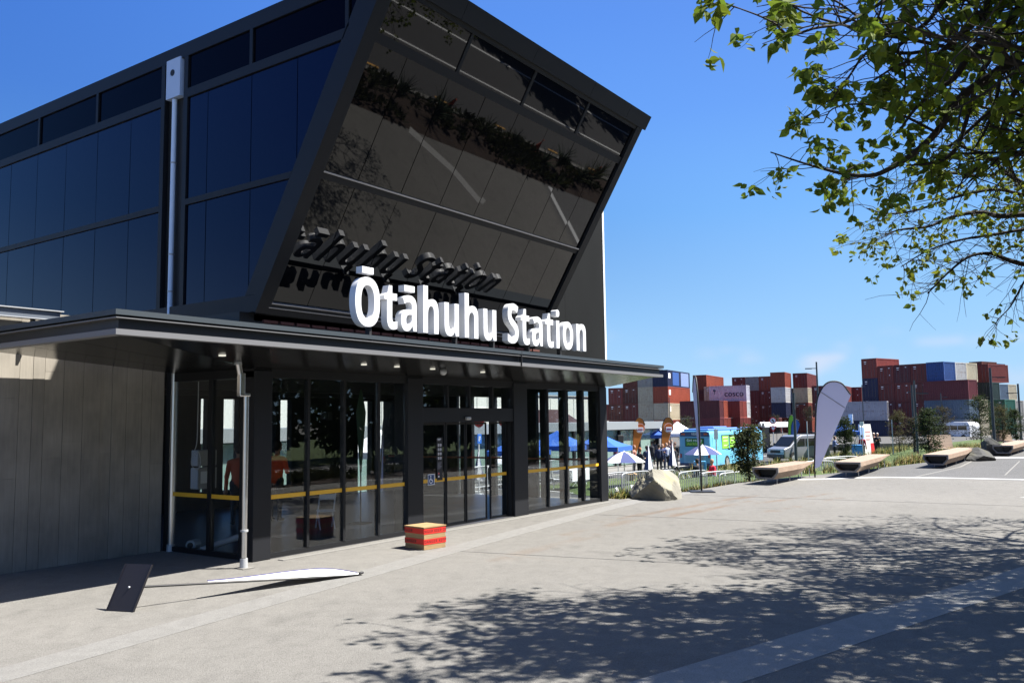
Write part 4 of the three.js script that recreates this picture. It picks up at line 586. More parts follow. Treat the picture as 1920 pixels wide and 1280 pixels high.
// feather flags
function feather(label, pos, H, W, turn, cloth, extra = {}) {
  const o = thing('feather_flag', label, 'flag', pos, turn, extra.group); const pl = []; const N = 26, outer = t => { const a = t; return V((a < .72 ? .02 * W * a : 0) + (a >= .6 ? W * (.02 + .98 * smooth(.58, 1.0, a) * 1) : 0), 0, 0); };
  // spine: straight mast that bends over at the top
  const sp = []; for (let i = 0; i <= N; i++) { const t = i / N; let x, y; if (t < .7) { x = .10 * W * t / .7; y = H * .12 + (H * .66 - H * .12) * t / .7; } else { const q = (t - .7) / .3 * Math.PI * .82; x = .10 * W + W * .5 * (1 - Math.cos(q)); y = H * .66 + H * .34 * Math.sin(Math.min(q, Math.PI * .5)) - (q > Math.PI * .5 ? H * .34 * (1 - Math.sin(q)) * .9 : 0); } sp.push([x, y]); }
  const pts = sp.map(p => new THREE.Vector2(p[0], p[1])); const tip = sp.at(-1); const s = new THREE.Shape([...pts, new THREE.Vector2(W * .60, H * .52), new THREE.Vector2(W * .14, H * .14)]);
  const fl = new THREE.ExtrudeGeometry(s, { depth: .006, bevelEnabled: false, curveSegments: 4 }); mesh('banner', [fl.translate(0, 0, -.003)], cloth, o);
  mesh('mast', [tube([V(0, 0, 0), V(0, H * .1, 0), ...sp.filter((_, i) => i % 2 === 0).map(p => V(p[0] - .012, p[1] + .006, 0))], .028, 7, 60)], M.black, o);
  mesh('base', [extra.base === 'plate' ? bx(.7, .03, .7, 0, .015, 0) : bx(.5, .03, .5, 0, .015, 0)], M.black, o); return o;
}
const clothW = std([.62, .62, .78], .9, { side: THREE.DoubleSide, }), clothO = std([.5, .16, .025], .9), clothN = std([.012, .02, .06], .9);
{ const p = onY(1529, 901, -.12); const turn = Math.atan2(-.82, .57); const f = feather('tall plain white feather flag with black edge behind the second bench', V(p.x, -.12, p.z), 3.6, 1.42, turn, clothW); mesh('seam', [beam(V(.36, 3.2, .008), V(1.2, 2.62, .008), .01, .03)], std([.25, .25, .3], .9), f); }
{ const p = onY(1316, 922); const d = feather('white feather flag seen edge-on left of the striped umbrella', p, 3.5, 1.1, Math.atan2(.52, .85) , std([.5, .52, .72], .9), { base: 'plate' }); }
for (const [u, lab, d] of [[1186, 'left orange feather flag with round badge beside the blue tent', 62], [1240, 'right orange feather flag with round badge beside the white tent', 62]]) {
  const f = feather(lab, low(u, d), 3.5, .98, Math.atan2(-.82, .57) + .1, clothO, { group: 'orange feather flags' }); const disc = (r, z, m, n, y = 2.72, x = .62) => mesh(n, [new THREE.CylinderGeometry(r, r, .01, 28).rotateX(Math.PI / 2).translate(x, y, z)], m, f); for (const s of [1]) { disc(.36, .012 * s, std([.7, .45, .35], .9), 'badge_ring'); disc(.31, .018 * s, std([.55, .12, .02], .9), 'badge_field'); mesh('badge_patch', [rbox(.44, .34, .012, .005, .62, 2.62, .026)], M.whitePaint, f); mesh('badge_print', [bx(.34, .09, .006, .62, 2.62, .035)], std([.25, .02, .08], .9), f); } }
{ const x = onZ(712, 900, -12.6); const f = feather('dark navy feather flag with round AT badge beyond the lobby', V(x.x, -1.1, -12.6), 4.2, 1.25, -.25, clothN); mesh('badge_ring', [new THREE.TorusGeometry(.26, .03, 8, 30).translate(.62, 2.72, .02)], M.whitePaint, f); const t = new TextGeometry('AT', { font: FONT, size: .22, depth: .01, curveSegments: 4, bevelEnabled: false }); mesh('badge_lettering', [t.translate(.42, 2.62, .015)], M.whitePaint, f);
  const g = onZ(1108, 900, -13); feather('orange feather flag seen through the last glass pane', V(g.x, -1.1, -13), 3.3, .8, -.2, clothO); }
{ // furled green flag inside the lobby
  const p = onZ(676, 900, -2.2); const o = thing('furled_flag', 'dark green furled flag standing inside the lobby behind the third pane', 'flag', V(p.x, .01, p.z)); mesh('cloth', [cyl(.02, .11, 1.3, 0, 1.1, 0, 9), cyl(.11, .02, .5, 0, 2.4, 0, 9)], std([.05, .09, .05], .9), o); mesh('mast', [cyl(.015, .015, 2.8, 0, 0, 0, 8)], M.black, o); mesh('base', [bx(.35, .02, .35, 0, .01, 0)], M.black, o); }
{ // fallen flag on the plaza: heavy steel plate tipped up, mast and cloth lying on the ground
  const base = V(-14.92, 0, 1.6), tip = onY(677, 1079), o = thing('fallen_flag', 'white feather flag blown over on the plaza, its black base plate tipped up', 'flag', [0, 0, 0]);
  const pl = []; const ed = V(.34, 0, .94).normalize(), e2 = V(.2, .53, .05).normalize(), c = V(-14.89, 0, 1.585).addScaledVector(e2, .285); const dir = tip.clone().sub(c).normalize(), e1 = V(-dir.z, 0, dir.x).normalize(); const basis = new THREE.Matrix4().makeBasis(ed, e2, ed.clone().cross(e2).normalize()); basis.setPosition(c);
  mesh('base_plate', [bx(.38, .56, .012, 0, 0, 0).applyMatrix4(basis), bx(.012, .56, .03, .184, 0, 0).applyMatrix4(basis), bx(.012, .56, .03, -.184, 0, 0).applyMatrix4(basis)], phys([.014, .013, .018], .35), o); const n = V(0, 0, 1).transformDirection(basis); if (n.dot(CAM.clone().sub(c)) < 0) n.negate(); mesh('bolt', [new THREE.SphereGeometry(.014, 10, 8).translate(c.x + n.x * .01, c.y + n.y * .01, c.z + n.z * .01)], M.galv, o);
  mesh('mast', [taper([c, c.clone().lerp(tip, .25), c.clone().lerp(tip, .5), c.clone().lerp(tip, .75).add(V(0, .0, 0)), tip.clone().add(V(0, .02, 0))], .016, .006, 8)], M.black, o);
  // cloth: a long narrow sheet slung from the mast, standing off the ground
  const P = [], I = [], n1 = 30, n2 = 5; for (let i = 0; i <= n1; i++) { const t = i / n1, m = c.clone().lerp(tip, .30 + .70 * t), w = .5 * (.05 + .95 * Math.pow(smooth(-.1, .92, t), 1.1)) * Math.sqrt(Math.max(.01, 1 - Math.pow(Math.max(0, (t - .8) / .205), 2))); for (let j = 0; j <= n2; j++) { const q = j / n2; const off = e1.clone().multiplyScalar(-w * q * Math.sign(e1.z || 1)); P.push(m.x + off.x, Math.max(.02, m.y + .02 + q * w * .12 * (1 - t * .5)), m.z + off.z); } } for (let i = 0; i < n1; i++) for (let j = 0; j < n2; j++) { const a = i * (n2 + 1) + j, b = a + n2 + 1; I.push(a, b, a + 1, b, b + 1, a + 1); }
  const g = new THREE.BufferGeometry(); g.setAttribute('position', new THREE.Float32BufferAttribute(P, 3)); g.setIndex(I); g.computeVertexNormals(); mesh('banner', [g], std([.8, .8, .82], .85, { side: THREE.DoubleSide }), o);
  const edge = []; for (let i = 0; i <= n1; i += 2) { const k = 3 * (i * (n2 + 1) + n2); edge.push(V(P[k], P[k + 1] + .004, P[k + 2])); } mesh('hem', [tube(edge, .008, 5, 40)], std([.03, .03, .12], .8), o); mesh('end_cap', [new THREE.SphereGeometry(.04, 12, 8).scale(1.2, .5, .7).translate(tip.x, .04, tip.z)], M.black, o);
}
{ // plywood crate wrapped in danger tape, outside; and its twin inside the glass
  const c = document.createElement('canvas'); c.width = 1024; c.height = 96; const x = c.getContext('2d'); x.fillStyle = '#d2281e'; x.fillRect(0, 0, 1024, 96); x.fillStyle = '#1a0808'; x.font = 'bold 66px sans-serif'; for (let i = 0; i < 3; i++) { x.fillText('DANGER', 20 + i * 512, 72); x.font = 'bold 56px sans-serif'; x.fillText('KEEP', 300 + i * 512, 46); x.fillText('OUT', 318 + i * 512, 92); x.font = 'bold 66px sans-serif'; } const x2 = x; x.fillStyle = '#c8241a'; x.fillRect(0, 0, 1024, 96); x.fillStyle = '#140404'; x.font = 'bold 80px sans-serif'; x.fillText('DANGER KEEP OUT DANGER', 6, 77, 1012);
  const t = new THREE.CanvasTexture(c); t.colorSpace = THREE.SRGBColorSpace; const tape = std([1, 1, 1], .6, { map: t }), tapeB = tape;
  const mk = (label, pos, turn) => { const o = thing('plywood_crate', label, 'crate', pos, turn, 'plywood crates'); const w = .5, h = .37; mesh('body', [metreUV(rbox(w, h, w, .006, 0, h / 2, 0))], M.ply, o); mesh('lid', [metreUV(bx(w + .02, .018, w + .02, 0, h + .009, 0))], M.ply, o); for (const y of [.31, .135]) for (let k = 0; k < 4; k++) { const g = new THREE.PlaneGeometry(w + .012, .09); const uv = g.attributes.uv; for (let i = 0; i < uv.count; i++) uv.setX(i, uv.getX(i) * .5 + .23 * k + (y > .2 ? .1 : 0)); g.translate(0, y + (k % 2) * .004, w / 2 + .005); g.rotateY(k * Math.PI / 2); mesh('tape', [g], tape, o); } return o; };
  const b = onY(803, 1030), l = onY(753, 1028), r = onY(841.5, 1024); const cen = l.clone().add(r).multiplyScalar(.5); mk('small plywood crate wrapped in red danger tape on the plaza before the door', V(cen.x, 0, cen.z), -Math.atan2(r.z - b.z, r.x - b.x));
}
// white folding chair
const chairP = (() => { const o = new THREE.Group(); mesh('seat', [rbox(.42, .04, .4, .015, 0, .45, 0)], M.white, o); mesh('backrest', [rbox(.4, .14, .025, .01, 0, .82, -.24)], M.white, o); for (const s of [-1, 1]) { mesh('leg', [bar(V(s * .21, 0, .24), V(s * .2, .9, -.25), .018, .018, 8)], M.white, o); mesh('leg', [bar(V(s * .19, 0, -.26), V(s * .19, .45, .16), .016, .016, 8)], M.white, o); } return o; })();
function chair(label, pos, turn) { const o = chairP.clone(); o.name = numbered('folding_chair'); o.userData = { label, category: 'chair', group: 'white folding chairs' }; o.position.copy(pos); o.rotation.y = turn; scene.add(o); return o; }
chair('white folding chair inside the lobby beside the dark box', V(-8.1, .01, -2.25), 2.6).scale.setScalar(.8);
[[1166, 31.5, .4, 'white folding chair behind the barrier next to the pillar'], [1196, 32.5, -.6, 'white folding chair just left of the big boulder'], [1312, 40, 2.6, 'white folding chair left of the red jacket'], [1350, 40, -1.2, 'white folding chair under the person in red'], [1288, 41, 1.2, 'white folding chair left under the striped umbrella']].forEach(([u, d, t, l]) => chair(l, low(u, d), t));
[[1000, -11.6, .3], [1046, -11.5, 2], [1078, -11.3, 1], [1104, -11.4, 2.4]].forEach(([u, z, t], i) => chair(`white folding chair beyond the right glass panes, ${ORD[i]} from the left`, V(onZ(u, 900, z).x, -1.2, z), t));
// striped patio umbrellas, open and closed
function umbrella(label, pos, R, H, turn = 0) { const o = thing('patio_umbrella', label, 'umbrella', pos, turn, 'navy and white patio umbrellas'); mesh('pole', [cyl(.02, .02, H, 0, 0, 0, 8), cyl(.25, .22, .06, 0, 0, 0, 16)], M.galv, o); const n = 8; for (let k = 0; k < n; k++) { const P = [], I = [], m = 5; for (let i = 0; i <= m; i++) { const r = R * i / m, y = H - .5 * R * Math.pow(i / m, 1.5) * .95; for (const a of [0, .5, 1]) { const q = (k + a) / n * Math.PI * 2, sag = a === .5 ? -.02 * i / m * R : 0, rr_ = r * (a === .5 ? .965 : 1); P.push(Math.cos(q) * rr_, y + sag, Math.sin(q) * rr_); } } for (let i = 0; i < m; i++) for (let j = 0; j < 2; j++) { const a = 3 * i + j, b = a + 3; I.push(a, a + 1, b, b, a + 1, b + 1); } const g = new THREE.BufferGeometry(); g.setAttribute('position', new THREE.Float32BufferAttribute(P, 3)); g.setIndex(I); g.computeVertexNormals(); mesh('panel', [g], k % 2 ? navyCloth : whiteCloth, o); } mesh('finial', [new THREE.SphereGeometry(.035, 10, 8).translate(0, H + .01, 0)], M.white, o); return o; }
const navyCloth = std([.05, .065, .17], .9, { side: THREE.DoubleSide }), whiteCloth = std([.74, .74, .78], .9, { side: THREE.DoubleSide });
umbrella('open navy and white umbrella just right of the station pillar', low(1170, 41), 1.02, 1.85, .3);
umbrella('open navy and white umbrella in front of the bus', low(1318, 44.5), .98, 2.0, .7);
umbrella('open navy and white umbrella seen through the sliding door', V(onZ(956, 860, -14).x, -1.2, -14), 1.0, 1.75, .2);
function closedUmbrella(label, pos) { const o = thing('folded_umbrella', label, 'umbrella', pos, .4, 'folded patio umbrellas'); mesh('pole', [cyl(.02, .02, 2.1, 0, 0, 0, 8), cyl(.25, .22, .06, 0, 0, 0, 16)], M.galv, o); for (let k = 0; k < 6; k++) { const a = k / 6 * Math.PI * 2, b = (k + 1) / 6 * Math.PI * 2; const P = [V(0, 2.1, 0), V(Math.cos(a) * .11, 1.5, Math.sin(a) * .11), V(Math.cos(b) * .11, 1.5, Math.sin(b) * .11), V(Math.cos(a) * .3, .62, Math.sin(a) * .3), V(Math.cos(b) * .3, .7, Math.sin(b) * .3)]; const g = new THREE.BufferGeometry(); const f = []; for (const t of [[0, 2, 1], [1, 2, 3], [2, 4, 3]]) for (const i of t) f.push(P[i].x, P[i].y, P[i].z); g.setAttribute('position', new THREE.Float32BufferAttribute(f, 3)); g.computeVertexNormals(); mesh('panel', [g], k % 2 ? navyCloth : whiteCloth, o); } }
closedUmbrella('folded navy and white umbrella standing above the big boulder', low(1216, 46)); closedUmbrella('folded navy and white umbrella close to the bus rear', low(1261, 50)); closedUmbrella('folded white umbrella seen through the sliding door', V(onZ(897, 880, -13).x, -1.2, -13)); 
// pop-up tents
function tent(label, pos, W, H, top, turn, badge) { const o = thing('pop_up_tent', label, 'tent', pos, turn, 'pop-up tents'); const h = W / 2, e = H * .7; const cn = [[-h, -h], [h, -h], [h, h], [-h, h]]; for (let k = 0; k < 4; k++) { const a = cn[k], b = cn[(k + 1) % 4]; const P = [], m = 6; const g = new THREE.BufferGeometry(), I = []; for (let i = 0; i <= m; i++) { const t = i / m, s = 1 - t, y = e + (H - e) * Math.pow(t, 1.35); for (let j = 0; j <= m; j++) { const q = j / m; P.push((a[0] + (b[0] - a[0]) * q) * s, y - .06 * s * Math.sin(q * Math.PI), (a[1] + (b[1] - a[1]) * q) * s); } } for (let i = 0; i < m; i++) for (let j = 0; j < m; j++) { const c = i * (m + 1) + j, d = c + m + 1; I.push(c, d, c + 1, d, d + 1, c + 1); } g.setAttribute('position', new THREE.Float32BufferAttribute(P, 3)); g.setIndex(I); g.computeVertexNormals(); mesh('roof_panel', [g], top, o); mesh('valance', [beam(V(a[0], e - .12, a[1]), V(b[0], e - .12, b[1]), .01, .26)], top, o); mesh('leg', [bar(V(a[0], 0, a[1]), V(a[0], e, a[1]), .022, .022, 8)], M.galv, o); }
  if (badge) for (const ry of [0, -Math.PI / 2]) { const g = new THREE.CylinderGeometry(.62, .62, .012, 28).scale(1.25, 1, .62).rotateX(Math.PI / 2).rotateX(-.88).translate(0, e + .42, h * .62 + .02).rotateY(ry); mesh('badge', [g], M.whitePaint, o); } return o; }
tent('blue tent with white oval badges behind the orange flags', low(1219, 66), 2.7, 3.1, std([.03, .10, .40], .85), .3, true);
tent('white tent left of the bus', low(1272, 69), 3.2, 3.15, M.whiteTent, .35);
tent('plain blue tent cut by the station pillar', low(1126, 50), 3.0, 2.6, M.blueTent, .2);
tent('plain blue tent behind the sapling right of the white flag', low(1573, 66), 3.0, 3.2, M.blueTent, .3);
tent('blue tent beyond the right glass panes', V(onZ(1045, 830, -14.6).x, -1.2, -14.6), 3.0, 2.8, M.blueTent, .1);
tent('blue tent furthest left beyond the sliding door', V(onZ(972, 830, -15).x, -1.2, -15), 2.6, 2.55, M.blueTent, .1);
tent('white tent beyond the lobby behind the navy flag', V(onZ(712, 830, -14).x, -1.2, -14), 2.8, 3.1, M.whiteTent, .15);
{ const o = thing('stall_canopy', 'dark stall with white scalloped twin roof above the grey van', 'stall', low(1456, 84), .45); for (const s of [-1, 1]) { const c = []; for (let i = 0; i <= 8; i++) { const a = i / 8 * Math.PI; c.push(V(s * 1.25 - Math.cos(a) * 1.2, 2.45 + Math.sin(a) * .42, 0)); } const g = []; for (let i = 0; i < 8; i++) g.push(beam(c[i], c[i + 1], 2.6, .1)); mesh('roof', g, M.whiteTent, o); } mesh('back_wall', [bx(5, 2.4, .08, 0, 1.2, -.9)], M.black, o); for (const s of [-1, 1]) mesh('post', [bar(V(s * 2.4, 0, 1), V(s * 2.4, 2.5, 1), .04)], M.galv, o); }
feather('green and yellow feather flag behind the grey van', low(1479, 80), 3.6, .7, Math.atan2(-.82, .57), std([.25, .55, .05], .9)); feather('blue slanting feather flag behind the grey van', low(1484, 78), 3.2, .9, Math.atan2(-.82, .57), std([.06, .14, .4], .9));
// bus
{
  const rear = low(1304, 57), o = thing('bus', 'pale blue city bus seen from behind with green window adverts', 'bus', V(rear.x, -1.2, rear.z), -.02); o.scale.setScalar(.89); const L = 10.8, W = 2.45, H = 3.0; const blue = phys([.14, .42, .62], .35), dk = phys([.03, .06, .15], .3);
  const prof = new THREE.Shape(); const w = W / 2; prof.moveTo(-w, .32); prof.lineTo(w, .32); prof.lineTo(w, 1.2); prof.lineTo(w - .04, 2.55); prof.quadraticCurveTo(w - .06, 2.78, w - .3, 2.82); prof.lineTo(-w + .3, 2.82); prof.quadraticCurveTo(-w + .06, 2.78, -w + .04, 2.55); prof.lineTo(-w, 1.2); prof.lineTo(-w, .32);
  mesh('body', [new THREE.ExtrudeGeometry(prof, { depth: L, bevelEnabled: true, bevelSize: .03, bevelThickness: .06, bevelSegments: 3, curveSegments: 5 }).rotateY(Math.PI / 2)], blue, o);
  mesh('roof_pod', [rbox(L * .96, .2, W * .82, .08, L * .5, 2.92, 0), rbox(2.6, .2, W * .6, .08, 3.2, 3.06, 0)], phys([.10, .2, .48], .4), o);
  const R = (w_, h_, y, z, m, n, x = -.075) => mesh(n, [rbox(.04, h_, w_, .015, x, y, z)], m, o);
  R(2.34, .34, 2.62, 0, dk, 'destination_panel'); R(1.5, .62, 2.02, 0, phys([.02, .02, .02], .1), 'rear_window'); R(1.4, .52, 2.02, 0, std([.04, .22, .035], .6), 'window_advert', -.085);
  for (const s of [-1, 1]) { R(.3, .13, 2.63, s * .9, std([.5, .1, .02], .4), 'marker_lamp', -.085); R(.34, .6, 2.0, s * 1.02, phys([.16, .45, .66], .3), 'corner_panel'); R(.12, .3, 1.02, s * 1.12, std([.4, .03, .02], .35), 'tail_lamp', -.085); }
  R(1.75, .95, .95, 0, phys([.26, .52, .68], .5), 'engine_cover', -.08); for (let i = 0; i < 5; i++) R(1.5, .025, .65 + i * .1, 0, std([.1, .25, .35], .6), 'louvre', -.1); R(.4, .13, 1.58, .05, std([.45, .42, .36], .6), 'maker_plate', -.08); R(W, .2, .38, 0, dk, 'bumper', -.09);
  const T = (s, size, y, z, m) => { const t = new TextGeometry(s, { font: FONT, size, depth: .012, curveSegments: 4, bevelEnabled: false }); t.computeBoundingBox(); t.translate(-(t.boundingBox.max.x) / 2, 0, 0).rotateY(-Math.PI / 2).translate(-.1, y, z); mesh('lettering', [t], m, o); }; T('1020', .16, 2.56, 0, M.whitePaint); T('Get ready', .19, 2.08, 0, M.whitePaint); T('Auckland', .19, 1.82, 0, std([.4, .6, .1], .7));
  // right-hand side of the vehicle as seen: windows, adverts, wheels
  const sz = w - .005; const win = (x0, x1, m, n, y0 = 1.45, y1 = 2.45) => mesh(n, [rbox(x1 - x0, y1 - y0, .06, .05, (x0 + x1) / 2, (y0 + y1) / 2, sz)], m, o);
  win(.35, 1.55, phys([.17, .5, .7], .15), 'side_panel', 1.65, 2.42); const gA = std([.22, .5, .05], .6); for (const [a, b] of [[2.1, 3.5], [3.6, 5.0]]) { win(a, b, M.winDark, 'window', 1.42, 2.52); mesh('window_advert', [rbox(b - a - .1, 1.0, .062, .05, (a + b) / 2, 1.97, sz + .004)], gA, o); mesh('advert_print', [.35, .1, -.25].map((q, i) => rbox((b - a) * (.7 - .1 * i), .1, .065, .02, (a + b) / 2, 1.97 + q, sz + .005)), std([.6, .75, .4], .7), o); }
  for (const [a, b] of [[5.3, 6.7], [6.85, 8.2], [8.35, 9.6]]) win(a, b, M.winDark, 'window'); mesh('print_line', [rbox(2.6, .06, .06, .01, 4, 1.25, sz), rbox(2.0, .05, .06, .01, 4, 1.12, sz)], std([.1, .3, .45], .6), o);
  for (const x of [3.0, 8.6]) for (const s of [-1, 1]) { const wh = mesh('wheel', [new THREE.CylinderGeometry(.48, .48, .28, 28).rotateX(Math.PI / 2).translate(x, .48, s * (w - .1))], M.tyre, o); put('rim', join([new THREE.CylinderGeometry(.27, .27, .3, 24).rotateX(Math.PI / 2).translate(x, .48, s * (w - .09))]), M.wheel, wh); if (s > 0) mesh('wheel_arch', [new THREE.CylinderGeometry(.6, .6, .04, 28).rotateX(Math.PI / 2).translate(x, .52, w - .01)], M.black, o); }
}
// vans
function van(label, pos, turn, paint, hi) {
  const o = thing('van', label, 'van', pos, turn); const H = hi ? 2.3 : 1.95, L = 4.9, w = .86; const s = new THREE.Shape(); const P = hi ? [[-2.45, .35], [2.3, .35], [2.45, .6], [2.42, .95], [2.2, 1.15], [1.75, 1.75], [1.5, 2.25], [1.2, 2.32], [-2.2, 2.32], [-2.42, 2.0]] : [[-2.4, .35], [2.35, .35], [2.5, .55], [2.45, .95], [1.75, 1.15], [.95, 1.85], [.6, 1.95], [-2.1, 1.95], [-2.38, 1.7]]; P.forEach((p, i) => i ? s.lineTo(...p) : s.moveTo(...p)); s.closePath();
  mesh('body', [toCreasedNormals(new THREE.ExtrudeGeometry(s, { depth: 2 * w - .16, bevelEnabled: true, bevelSize: .06, bevelThickness: .08, bevelSegments: 4 }).translate(0, 0, -w + .08), .6)], paint, o);
  const sideWin = hi ? [[[-2.1, 1.35], [-.7, 1.35], [-.7, 1.9], [-2.05, 1.9]], [[-.6, 1.35], [.5, 1.35], [.5, 1.9], [-.6, 1.9]], [[.6, 1.3], [1.85, 1.3], [1.5, 1.9], [.6, 1.9]]] : [[[-2.1, 1.2], [-.9, 1.2], [-.9, 1.75], [-2.0, 1.75]], [[-.8, 1.2], [.2, 1.2], [.2, 1.75], [-.8, 1.75]], [[.3, 1.2], [1.35, 1.2], [.8, 1.75], [.3, 1.75]]];
  for (const q of sideWin) for (const k of [-1, 1]) mesh('window', [plate(q, .02).translate(0, 0, k > 0 ? w + .002 : -w - .022)], M.winDark, o);
  const ws = hi ? [V(2.24, 1.18, 0), V(1.6, 2.1, 0)] : [V(1.78, 1.2, 0), V(1.02, 1.84, 0)]; mesh('windscreen', [beam(ws[0], ws[1], 1.5, .05).translate(.055, .035, 0)], M.winDark, o); if (!hi) mesh('bonnet_line', [bx(.03, .03, 1.5, 2.1, 1.09, 0)], M.black, o);
  mesh('grille', [rbox(.05, .2, 1.0, .02, hi ? 2.49 : 2.53, .8, 0)], M.black, o); mesh('bumper', [rbox(.12, .26, 1.72, .05, hi ? 2.45 : 2.52, .48, 0)], hi ? paint : phys([.03, .03, .035], .4), o); for (const k of [-1, 1]) { mesh('headlight', [rbox(.12, .2, .36, .05, hi ? 2.42 : 2.47, .85, k * .64)], phys([.55, .57, .6], .08), o); mesh('mirror', [rbox(.12, .22, .2, .04, hi ? 1.9 : 1.5, 1.3, k * (w + .18))], M.black, o); }
  for (const x of [-1.5, 1.55]) for (const k of [-1, 1]) { mesh('wheel_arch', [new THREE.CylinderGeometry(.4, .4, .03, 24).rotateX(Math.PI / 2).translate(x, .36, k * (w + .0))], M.black, o); const t = mesh('wheel', [new THREE.CylinderGeometry(.33, .33, .22, 24).rotateX(Math.PI / 2).translate(x, .33, k * (w - .07))], M.tyre, o); put('rim', new THREE.CylinderGeometry(.2, .2, .235, 20).rotateX(Math.PI / 2).translate(x, .33, k * (w - .07)), M.wheel, t); } return o;
}
van('silver grey van parked facing the station beside the bus', low(1499, 66), Math.PI - .45, phys([.24, .25, .275], .3, { metalness: .4, clearcoat: .6 }), false);
van('white high-roof minibus behind the saplings at the right', low(1801, 112, -1.1), .95, phys([.75, .75, .76], .3, { clearcoat: .5 }), true);
// angled advertising panel, blue bin, stand under the umbrella, signs by the pavilion
{ const o = thing('advertising_panel', 'tall white, blue and red panel leaning beside the blue bin', 'panel', low(1625, 68, -1.05), -.35); const P = [[-1.0, 0], [1.1, 0], [.55, 2.6], [-.9, 2.6]]; mesh('board', [plate(P, .12)], M.whitePaint, o); mesh('red_corner', [plate([[.55, .02], [1.09, .02], [.86, 1.1], [.45, 1.1]], .012).translate(0, 0, .121)], std([.6, .02, .03], .6), o); mesh('blue_fade', [plate([[-.97, .6], [-.4, .3], [-.3, 2.3], [-.88, 2.4]], .012).translate(0, 0, .121)], std([.25, .4, .72], .6), o); mesh('print_line', [bx(.7, .12, .012, .15, 2.0, .127), bx(.6, .1, .012, .15, 1.7, .127), bx(.5, .1, .012, .15, 1.4, .127)], std([.6, .3, .3], .7), o); mesh('strut', [bar(V(-.8, 0, -.9), V(-.8, 2.3, 0), .03), bar(V(.6, 0, -.9), V(.6, 2.3, 0), .03)], M.galv, o);
  const b = thing('bin', 'bright blue box bin beside the person in the red shirt', 'bin', low(1608, 63, -1.0), .4); mesh('body', [rbox(1.0, 1.0, .6, .04, 0, .52, 0)], std([.05, .28, .6], .5), b); mesh('lid', [rbox(1.04, .08, .64, .03, 0, 1.06, 0)], std([.04, .2, .45], .5), b);
  const k = thing('kiosk_stand', 'blue stand with pale notice under the striped umbrella', 'stand', low(1312, 47), .5); mesh('body', [rbox(.75, 1.05, .6, .02, 0, .53, 0)], std([.08, .34, .62], .6), k); mesh('notice', [bx(.01, .5, .3, -.38, .6, 0)], M.whitePaint, k);
  const y = thing('display_board', 'yellow board with red and dark print beside the left orange flag', 'sign', low(1177, 63), -.7); mesh('board', [rbox(.5, 2.1, .06, .02, 0, 1.15, 0)], std([.65, .38, .02], .6), y); mesh('print', [bx(.4, .2, .01, 0, 1.9, .035), bx(.4, .12, .01, 0, 1.6, .035), bx(.4, .14, .01, 0, 1.3, .035)], std([.45, .03, .02], .7), y); mesh('foot', [bx(.5, .04, .3, 0, .02, 0), bx(.06, .14, .05, 0, .08, 0)], M.black, y);
  const d = thing('loudspeaker', 'black loudspeaker on a stand beside the yellow board', 'loudspeaker', low(1163, 60), -.7); mesh('cabinet', [rbox(.42, .55, .38, .03, 0, 2.0, 0)], M.black, d); mesh('pole', [cyl(.02, .02, 1.75, 0, 0, 0)], M.black, d); mesh('tripod', [0, 1, 2].map(i => bar(V(0, .7, 0), V(Math.cos(i * 2.1) * .45, 0, Math.sin(i * 2.1) * .45), .015)), M.black, d);
  const p = thing('blue_sign', 'blue parking sign on a white post seen through the sliding door', 'sign', V(onZ(898, 880, -13.6).x, -1.2, -13.6)); mesh('post', [cyl(.035, .035, 2.8, 0, 0, 0)], M.whitePaint, p); mesh('plate', [bx(.3, .45, .03, 0, 2.55, .04)], std([.03, .16, .6], .6), p); mesh('symbol', [bx(.05, .24, .01, -.05, 2.55, .06), bx(.12, .05, .01, 0, 2.64, .06), bx(.12, .05, .01, 0, 2.55, .06)], M.whitePaint, p);
  const c = thing('cardboard_box', 'brown open box on the street beside the person in black', 'box', low(1181, 47), .3); mesh('body', [rbox(.45, .4, .4, .01, 0, .2, 0)], M.ply, c); mesh('flap', [bx(.45, .01, .2, 0, .42, .28, 0, 0, .5)], M.ply, c);
  const t = thing('table', 'white cloth-covered trestle table beyond the right glass panes', 'table', V(onZ(1080, 900, -10.6).x, -1.0, -10.6)); mesh('tabletop', [rbox(2.0, .05, .8, .02, 0, .74, 0)], M.white, t); mesh('cloth_skirt', [bx(2.0, .5, .01, 0, .48, .4)], M.cloth, t); for (const s of [-1, 1]) mesh('leg', [bar(V(s * .85, 0, 0), V(s * .85, .72, 0), .025)], M.galv, t);
}
